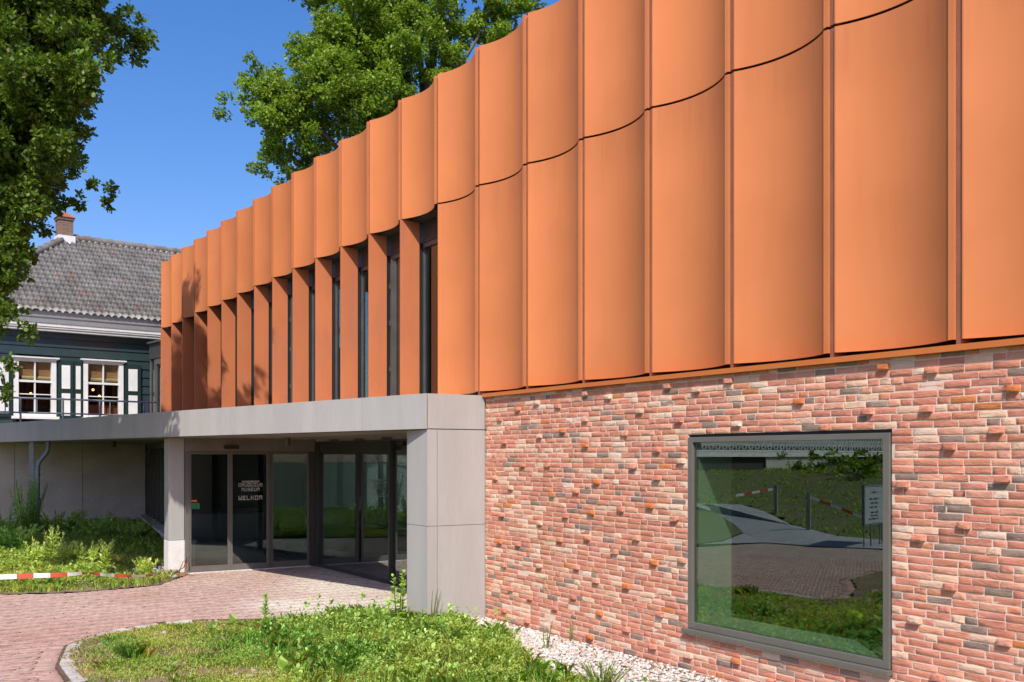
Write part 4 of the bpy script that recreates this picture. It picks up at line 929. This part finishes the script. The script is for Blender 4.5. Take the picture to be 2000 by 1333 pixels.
th = [(48,1082,.62,'pale leafy weed clump at the shaded left of the taped bed'),(72,1104,.50,'low pale weed clump between the two leftmost clumps behind the tape'),(104,1092,.68,'tallest pale weed clump behind the striped tape'),(126,1100,.42,'small pale weed beside the tallest clump'),
      (170,1112,.52,'pale weed clump behind the middle of the striped tape'),(204,1112,.60,'bushy pale weed clump right of the tape middle'),(286,1124,.34,'small pale weed near the entrance column rubble')]
for i, (px, py, h, l_) in enumerate(th):
    plant('thistle', G(px, py, zl), l_, 'weed', h, 260, .15, NARROW*np.array([1, 1.5]), 80+i, (1.55, 1.45, 1.5), 'pale weeds behind the barrier tape', stems=9, spread=.24, up=.9)
plant('fennel', G(52, 1046, zl), 'tall feathery dark green plant in front of the downpipe', 'plant', 1.3, 1200, .17, NARROW, 90, (.8, 1.1, 1.0), stems=16, spread=.5, up=.9)
plant('fennel', G(15, 1052, zl), 'dark feathery plant at the left edge below the concrete wall', 'plant', .8, 500, .15, NARROW, 91, (.8, 1.1, 1.0), stems=10, spread=.4, up=.9)
plant('nettle', G(216, 1050, zl), 'upright broad-leaved plant in the shade before the concrete wall', 'plant', .75, 40, .17, DOCK, 92, (.9, 1.05, .8), stems=3, spread=.14)
plant('nettle', G(236, 1080, zl), 'leafy plant half in sun left of the rubble', 'plant', .55, 60, .14, DOCK, 93, (.95, 1.05, .7), stems=4, spread=.2)
for i, (px, py, w, h, l_) in enumerate([(110,1040,.8,.55,'dark low shrub right of the downpipe'),(190,1052,.8,.52,'dark low shrub before the middle of the concrete wall'),(262,1058,.7,.46,'dark low shrub beside the sloping ledge'),(25,1075,.6,.5,'dark weedy shrub at the left edge behind the pale weeds')]):
    plant('shrub', G(px, py, zl), l_, 'shrub', h, 700, .12, DOCK, 100+i, (1.0, 1.25, 1.0), 'dark shrubs below the concrete wall', stems=26, spread=w, up=.8)
# ---- barrier tape lying through the left bed, its peg, loose cables
tp = MB(); tw_ = [(-30,1129,16.0,.082,0),(0,1127.5,16.0,.082,0),(60,1125,16.1,.08,0),(120,1123.5,16.25,.072,.1),(160,1120.5,16.4,.055,.5),(172,1119,16.42,.03,1.2),(190,1121.5,16.45,.07,.4),(212,1124,16.5,.06,.7),(235,1125,16.5,.065,.3),(262,1125.5,16.5,.06,.8),(290,1124.5,16.65,.05,.5),(312,1121,17.2,.04,.9)]
pts = [np.array(at(x, y, Y)) for x, y, Y, _, _ in tw_]; dense = []
for i in range(len(pts)-1):
    n_s = max(2, int(np.linalg.norm(pts[i+1]-pts[i])/.04))
    for k in range(n_s):
        f = k/n_s; dense.append((pts[i]*(1-f)+pts[i+1]*f, tw_[i][3]*(1-f)+tw_[i+1][3]*f, tw_[i][4]*(1-f)+tw_[i+1][4]*f))
V = []; C = []; acc = 0; prev = dense[0][0]; F = []; nq = 0
for i in range(len(dense)-1):
    (p, w, a), (q, w2, a2) = dense[i], dense[i+1]; L = np.linalg.norm(q-p); acc += L
    red = (acc % .50) < .25
    ua, ub = np.array([math.sin(a)*.2, -math.sin(a), math.cos(a)]), np.array([math.sin(a2)*.2, -math.sin(a2), math.cos(a2)])
    V += [p-ua*w/2, q-ub*w2/2, q+ub*w2/2, p+ua*w/2]; C += [(.62, .10, .05) if red else (.80, .80, .78)]*4; F.append((nq, nq+1, nq+2, nq+3)); nq += 4
tm = mat('striped_plastic_tape', (1, 1, 1), (.93, .93, .93), 9, .45, attr=True, fine=.05)
lab(MB().np(np.array(V), np.array(F), np.array(C)).build('barrier_tape', tm, loc=tuple(pts[1])), 'red and white barrier tape stretched low through the left bed', 'barrier tape')
pg = at(168, 1120, 16.41); pgz = float(zl(np.array([[pg[0], pg[1]]]))[0])
lab(MB().tube([(0, .012, -.05), (0, .012, pg[2]-pgz+.03)], .008, 6).build('peg', K['stem'], loc=(pg[0], pg[1], pgz)), 'thin stake holding up the barrier tape in the left bed', 'stake')
cb = empty('cable', (-5.98, 18.1, .01), 0, 'loose orange and black cables at the foot of the entrance column', 'cable')
MB().tube([(0, -.1, 0), (.03, -.12, .12), (.08, -.1, .26), (.14, -.08, .30), (.17, -.1, .16), (.12, -.15, .02), (.02, -.2, .01)], .010, 6).build('orange_cable', mat('orange_cable', (.55, .13, .03), None, 5, .5), cb)
MB().tube([(-.1, -.14, 0), (-.02, -.16, .10), (.10, -.12, .16), (.16, -.14, .34), (.19, -.12, .35), (.2, -.13, .1)], .007, 6).build('black_cable', K['black'], cb)
# ================================================================== ACROSS THE PATH (seen mirrored in the panes)
def zm(P):
    dm = np.full(len(P), 1e9); ze = np.zeros(len(P))
    for a, b in zip(MF[:-1], MF[1:]):
        a, b = np.array(a), np.array(b); e = b[:2]-a[:2]; t = np.clip(((P[:, :2]-a[:2])@e)/(e@e), 0, 1); dd = np.linalg.norm(P[:, :2]-(a[:2]+t[:, None]*e), axis=1)
        k = dd < dm; dm[k] = dd[k]; ze[k] = (a[2]+t*(b[2]-a[2]))[k]
    return ze+1.05*sm(dm, .2, 7)*(.7+.6*vnoise(P, .12, 33))-.01+.04*vnoise(P, 1.1, 31)*sm(dm, 0, 1)
MFX = [(1800,1060,.05),(1760,1058,.05),(1687,1052,.08),(1636,1047,.12),(1584,1034,.2),(1549,1026,.28),(1500,1001,.45),(1450,986,.6),(1385,984,.65),(1345,984,.66)]
MF = [mirror(x, y, z=z) for x, y, z in MFX]
GPX = [(1760,1074,.0)]+MFX[1:]+[(1345,991,.5),(1400,1001,.4),(1438,1025,.2),(1455,1042,.08),(1415,1058,.02),(1360,1064,.01),(1500,1060,.0),(1600,1067,.0)]
GP = [mirror(x, y, z=z) for x, y, z in GPX]
MND = [q[:2] for q in MF]+[W(-34, 22)[:2], W(-34, 44)[:2], W(6, 44)[:2], W(6, 15)[:2]]
K['turf'] = mat('grass_bank_turf', (.10, .145, .03), (.15, .14, .05), 1.2, .95, .6, 20, .03)
sheet('grass_bank', MND, .5, zm, K['turf'])
r_ = np.random.default_rng(5); Q = scatter(MND, 42000, 71, zm, lambda P: .25+.75*vnoise(P, .8, 3), x=(-48, 5), y=(-14, 32))
lab(MB().np(*tufts(Q, np.full(len(Q), .11), 4, 72, .022, .9, (.8, 1, .6))).build('bank_grass', K['weed']), kind='stuff', label='long grass on the bank across the path, mirrored in the picture window', cat='grass')
lab(MB().add([(p[0], p[1], p[2]+.006) for p in GP], [tuple(range(len(GP)))]).build('footpath', mat('grey_concrete_pavers', (.42, .42, .42), (.34, .34, .34), 5, .9)), kind='structure')
LW3 = [mirror(x, y, z=z) for x, y, z in [(1345,991,.5),(1400,1002,.4),(1438,1026,.2),(1453,1042,.08),(1415,1057,.03),(1345,1066,.02)]]
lab(MB().add([(p[0], p[1], p[2]+.02) for p in LW3], [tuple(range(len(LW3)))]).build('lawn', K['turf']), kind='structure')
# notice board
b0 = mirror(1690, 1070, z=0.0); b1 = mirror(1766, 1058, z=0.0)
ang_ = math.atan2(b1[1]-b0[1], b1[0]-b0[0])
nb_ = empty('notice_board', b0, ang_, 'white notice board on thin legs, mirrored in the picture window', 'sign')
for x in (.02, .30, .82, 1.08): MB().tube([(x, .05*(x in (.30, .82)), 0), (x, .05*(x in (.30, .82)), .55)], .018, 6).build('leg', K['steel'], nb_)
MB().box(0, 1.1, -.025, .025, .55, 1.45).build('panel', mat('faded_notice_panel', (.42, .46, .47), (.38, .42, .43), 2, .5), nb_)
fr = MB()
for a, b, c, d in ((-.03, 1.13, .52, .56), (-.03, 1.13, 1.44, 1.48), (-.03, .01, .56, 1.44), (1.09, 1.13, .56, 1.44)): fr.box(a, b, -.035, .035, c, d)
fr.build('frame', K['steel'], nb_)
pt = MB()
for side in (-1, 1):
    for z, w in ((1.28, .4), (1.12, .55), (1.02, .45), (.92, .5), (.80, .5), (.72, .4), (.64, .6)):
        x = .55-w/2
        for q in range(int(w/.05)):
            if (q*7+int(z*100)) % 5: pt.box(x+q*.05, x+q*.05+.036, *((-.0275, -.0255) if side < 0 else (.0255, .0275)), z, z+.04)
pt.build('printing', K['black'], nb_)
# posts with tape
def post(px, py, top, z):
    b = mirror(px, py, z=z); lab(MB().box(-.05, .05, -.05, .05, -.3, top).build('wooden_post', mat('weathered_wood', (.40, .38, .35), (.30, .28, .25), 8, .9), loc=b), post.l, 'post', 'posts on the grass bank'); return np.array(b)+np.array([0, 0, top-.1])
post.l = 'grey wooden post on the bank, mirrored near the middle of the pane'; q0 = post(1582, 1030, .92, .28)
post.l = 'grey wooden post farther up the bank, mirrored left of the other'; q1 = post(1518, 1000, .8, .5)
q2 = np.array(mirror(1690, 1012, z=.55)); q3 = np.array(mirror(1440, 968, z=1.0))
for a, b, l_ in ((q0, q2, 'striped tape from the post to the notice board, mirrored in the pane'), (q1, q3, 'striped tape running left from the farther post, mirrored in the pane')):
    n = int(np.linalg.norm(b-a)/.25); V = []; F = []; C = []
    for i in range(n):
        p, q = a+(b-a)*i/n, a+(b-a)*(i+1)/n; V += [p-(0, 0, .04), q-(0, 0, .04), q+(0, 0, .04), p+(0, 0, .04)]; C += [(.62, .10, .05) if i % 2 else (.8, .8, .78)]*4; F.append((4*i, 4*i+1, 4*i+2, 4*i+3))
    lab(MB().np(np.array(V), np.array(F), np.array(C)).build('barrier_tape', tm, loc=tuple(a)), l_, 'barrier tape')
# old engine house with pierced white balustrade
L0 = np.array(mirror(1360, 893, Y=42)); L1 = np.array(mirror(1960, 893, Y=54)); ang_ = math.atan2(L1[1]-L0[1], L1[0]-L0[0]); LL_ = float(np.linalg.norm(L1[:2]-L0[:2]))
eh = empty('engine_house', (L0[0], L0[1], 0), ang_, 'old brick building with white pierced balcony railing, mirrored in the picture window', 'building')
# which side faces the museum?
dirn = np.array([math.cos(ang_), math.sin(ang_)]); left = np.array([-dirn[1], dirn[0]]); fsd = 1 if (P0-L0[:2])@left > 0 else -1
def eb(x0, x1, a, b, z0, z1, m, n): 
    lo, hi = sorted((a*fsd, b*fsd)); return MB().box(x0, x1, lo, hi, z0, z1).build(n, m, eh)
eb(-6, LL_+3, -7, -1.6, -.2, 9.5, mat('dark_engine_house_wall', (.045, .055, .055), (.035, .04, .04), .8, .8), 'wall')
eb(-6, LL_+3, -1.59, -.1, -.2, 2.15, mat('dark_basement_wall', (.06, .055, .05), (.04, .04, .035), .8, .9), 'basement')
eb(-6, LL_+3, -1.58, .1, 2.16, 2.36, K['white'], 'balcony')
eb(4.2, 8.2, -.09, .0, -.2, 2.155, K['concrete'], 'pier')
bal = MB(); x = .3; ring = [(math.cos(t), math.sin(t)) for t in np.linspace(0, 2*math.pi, 17)]
def flat(pts, r): bal.tube(pts, r, 5)
while x < LL_-2:
    cx, cz = x+.19, 2.76; y = .02*fsd
    flat([(cx+.155*a, y, cz+.29*b) for a, b in ring], .036)
    for k in range(4):
        t = math.pi/4+k*math.pi/2; flat([(cx, y, cz), (cx+.11*math.cos(t), y, cz+.20*math.sin(t))], .045)
    x += .39
bal.box(-6, LL_+3, -.05, .06, 3.16, 3.26); bal.box(-6, LL_+3, -.05, .06, 2.38, 2.45)
bal.build('balustrade', K['white'], eh)
for i, (px, py, Y, w) in enumerate([(1560, 893, 41, 1.2), (1600, 900, 40, 1.2), (1640, 912, 38, 1.1), (1670, 920, 37, 1.1), (1705, 928, 36, 1.3), (1735, 932, 35, 1.2)]):
    x, y, z = mirror(px, py, Y=Y); z0 = float(zm(np.array([[x, y]]))[0])
    o = empty('bush', (x, y, z0), 0, 'green bush on the bank, mirrored in the picture window', 'bush', 'bushes on the grass bank')
    MB().np(*crown([((0, 0, max(.3, z-z0-.3)), (w*.7, w*.7, .55)), ((.6, .3, max(.2, z-z0-.5)), (w*.5, w*.5, .4))], 90, .17, OAK_LOW, 200+i, per=6)).build('foliage', K['leaf2'], o)
    MB().tube([(0, 0, -.1), (.02, 0, max(.3, z-z0-.3))], .05, 6).build('stem', K['bark'], o)
# trees on the far side, mirrored in the upper windows, the doors and the lobby glass
def park(name, loc, label, h, seed, sc=1.0):
    o = empty(name, loc, seed*1.3, label, 'tree', 'trees across the path')
    r_ = np.random.default_rng(seed); b = [((r_.normal(0, 1.9), r_.normal(0, 1.9), h*r_.uniform(.38, .92)), np.array([1, 1, .85])*r_.uniform(1.2, 2.1)) for _ in range(13)]
    MB().np(*crown(b, 30, .34, OAK_LOW, seed, per=5)).build('crown', K['leaf'], o)
    tr, li = limbs((0, 0, -.3), (0, 0, h*.55), [c for c, q in b], .35, seed, .4); tr.build('trunk', K['bark'], o); li.build('limb', K['bark'], o); return o
t0 = park('park_tree', W(-48, 16), 'tree across the path mirrored in the upper museum windows', 9.8, 301)
for (s_, d, k) in ((-58, 24, 1.1), (-44, 27, 1.0), (-66, 13, 1.15), (-36, 38, 1.1), (-24, 44, 1.2), (-10, 46, 1.15), (4, 48, 1.2)):
    c = dup_tree(t0); c.location = W(s_, d); c.scale = (k, k, k); c.rotation_euler = (0, 0, s_*.7)
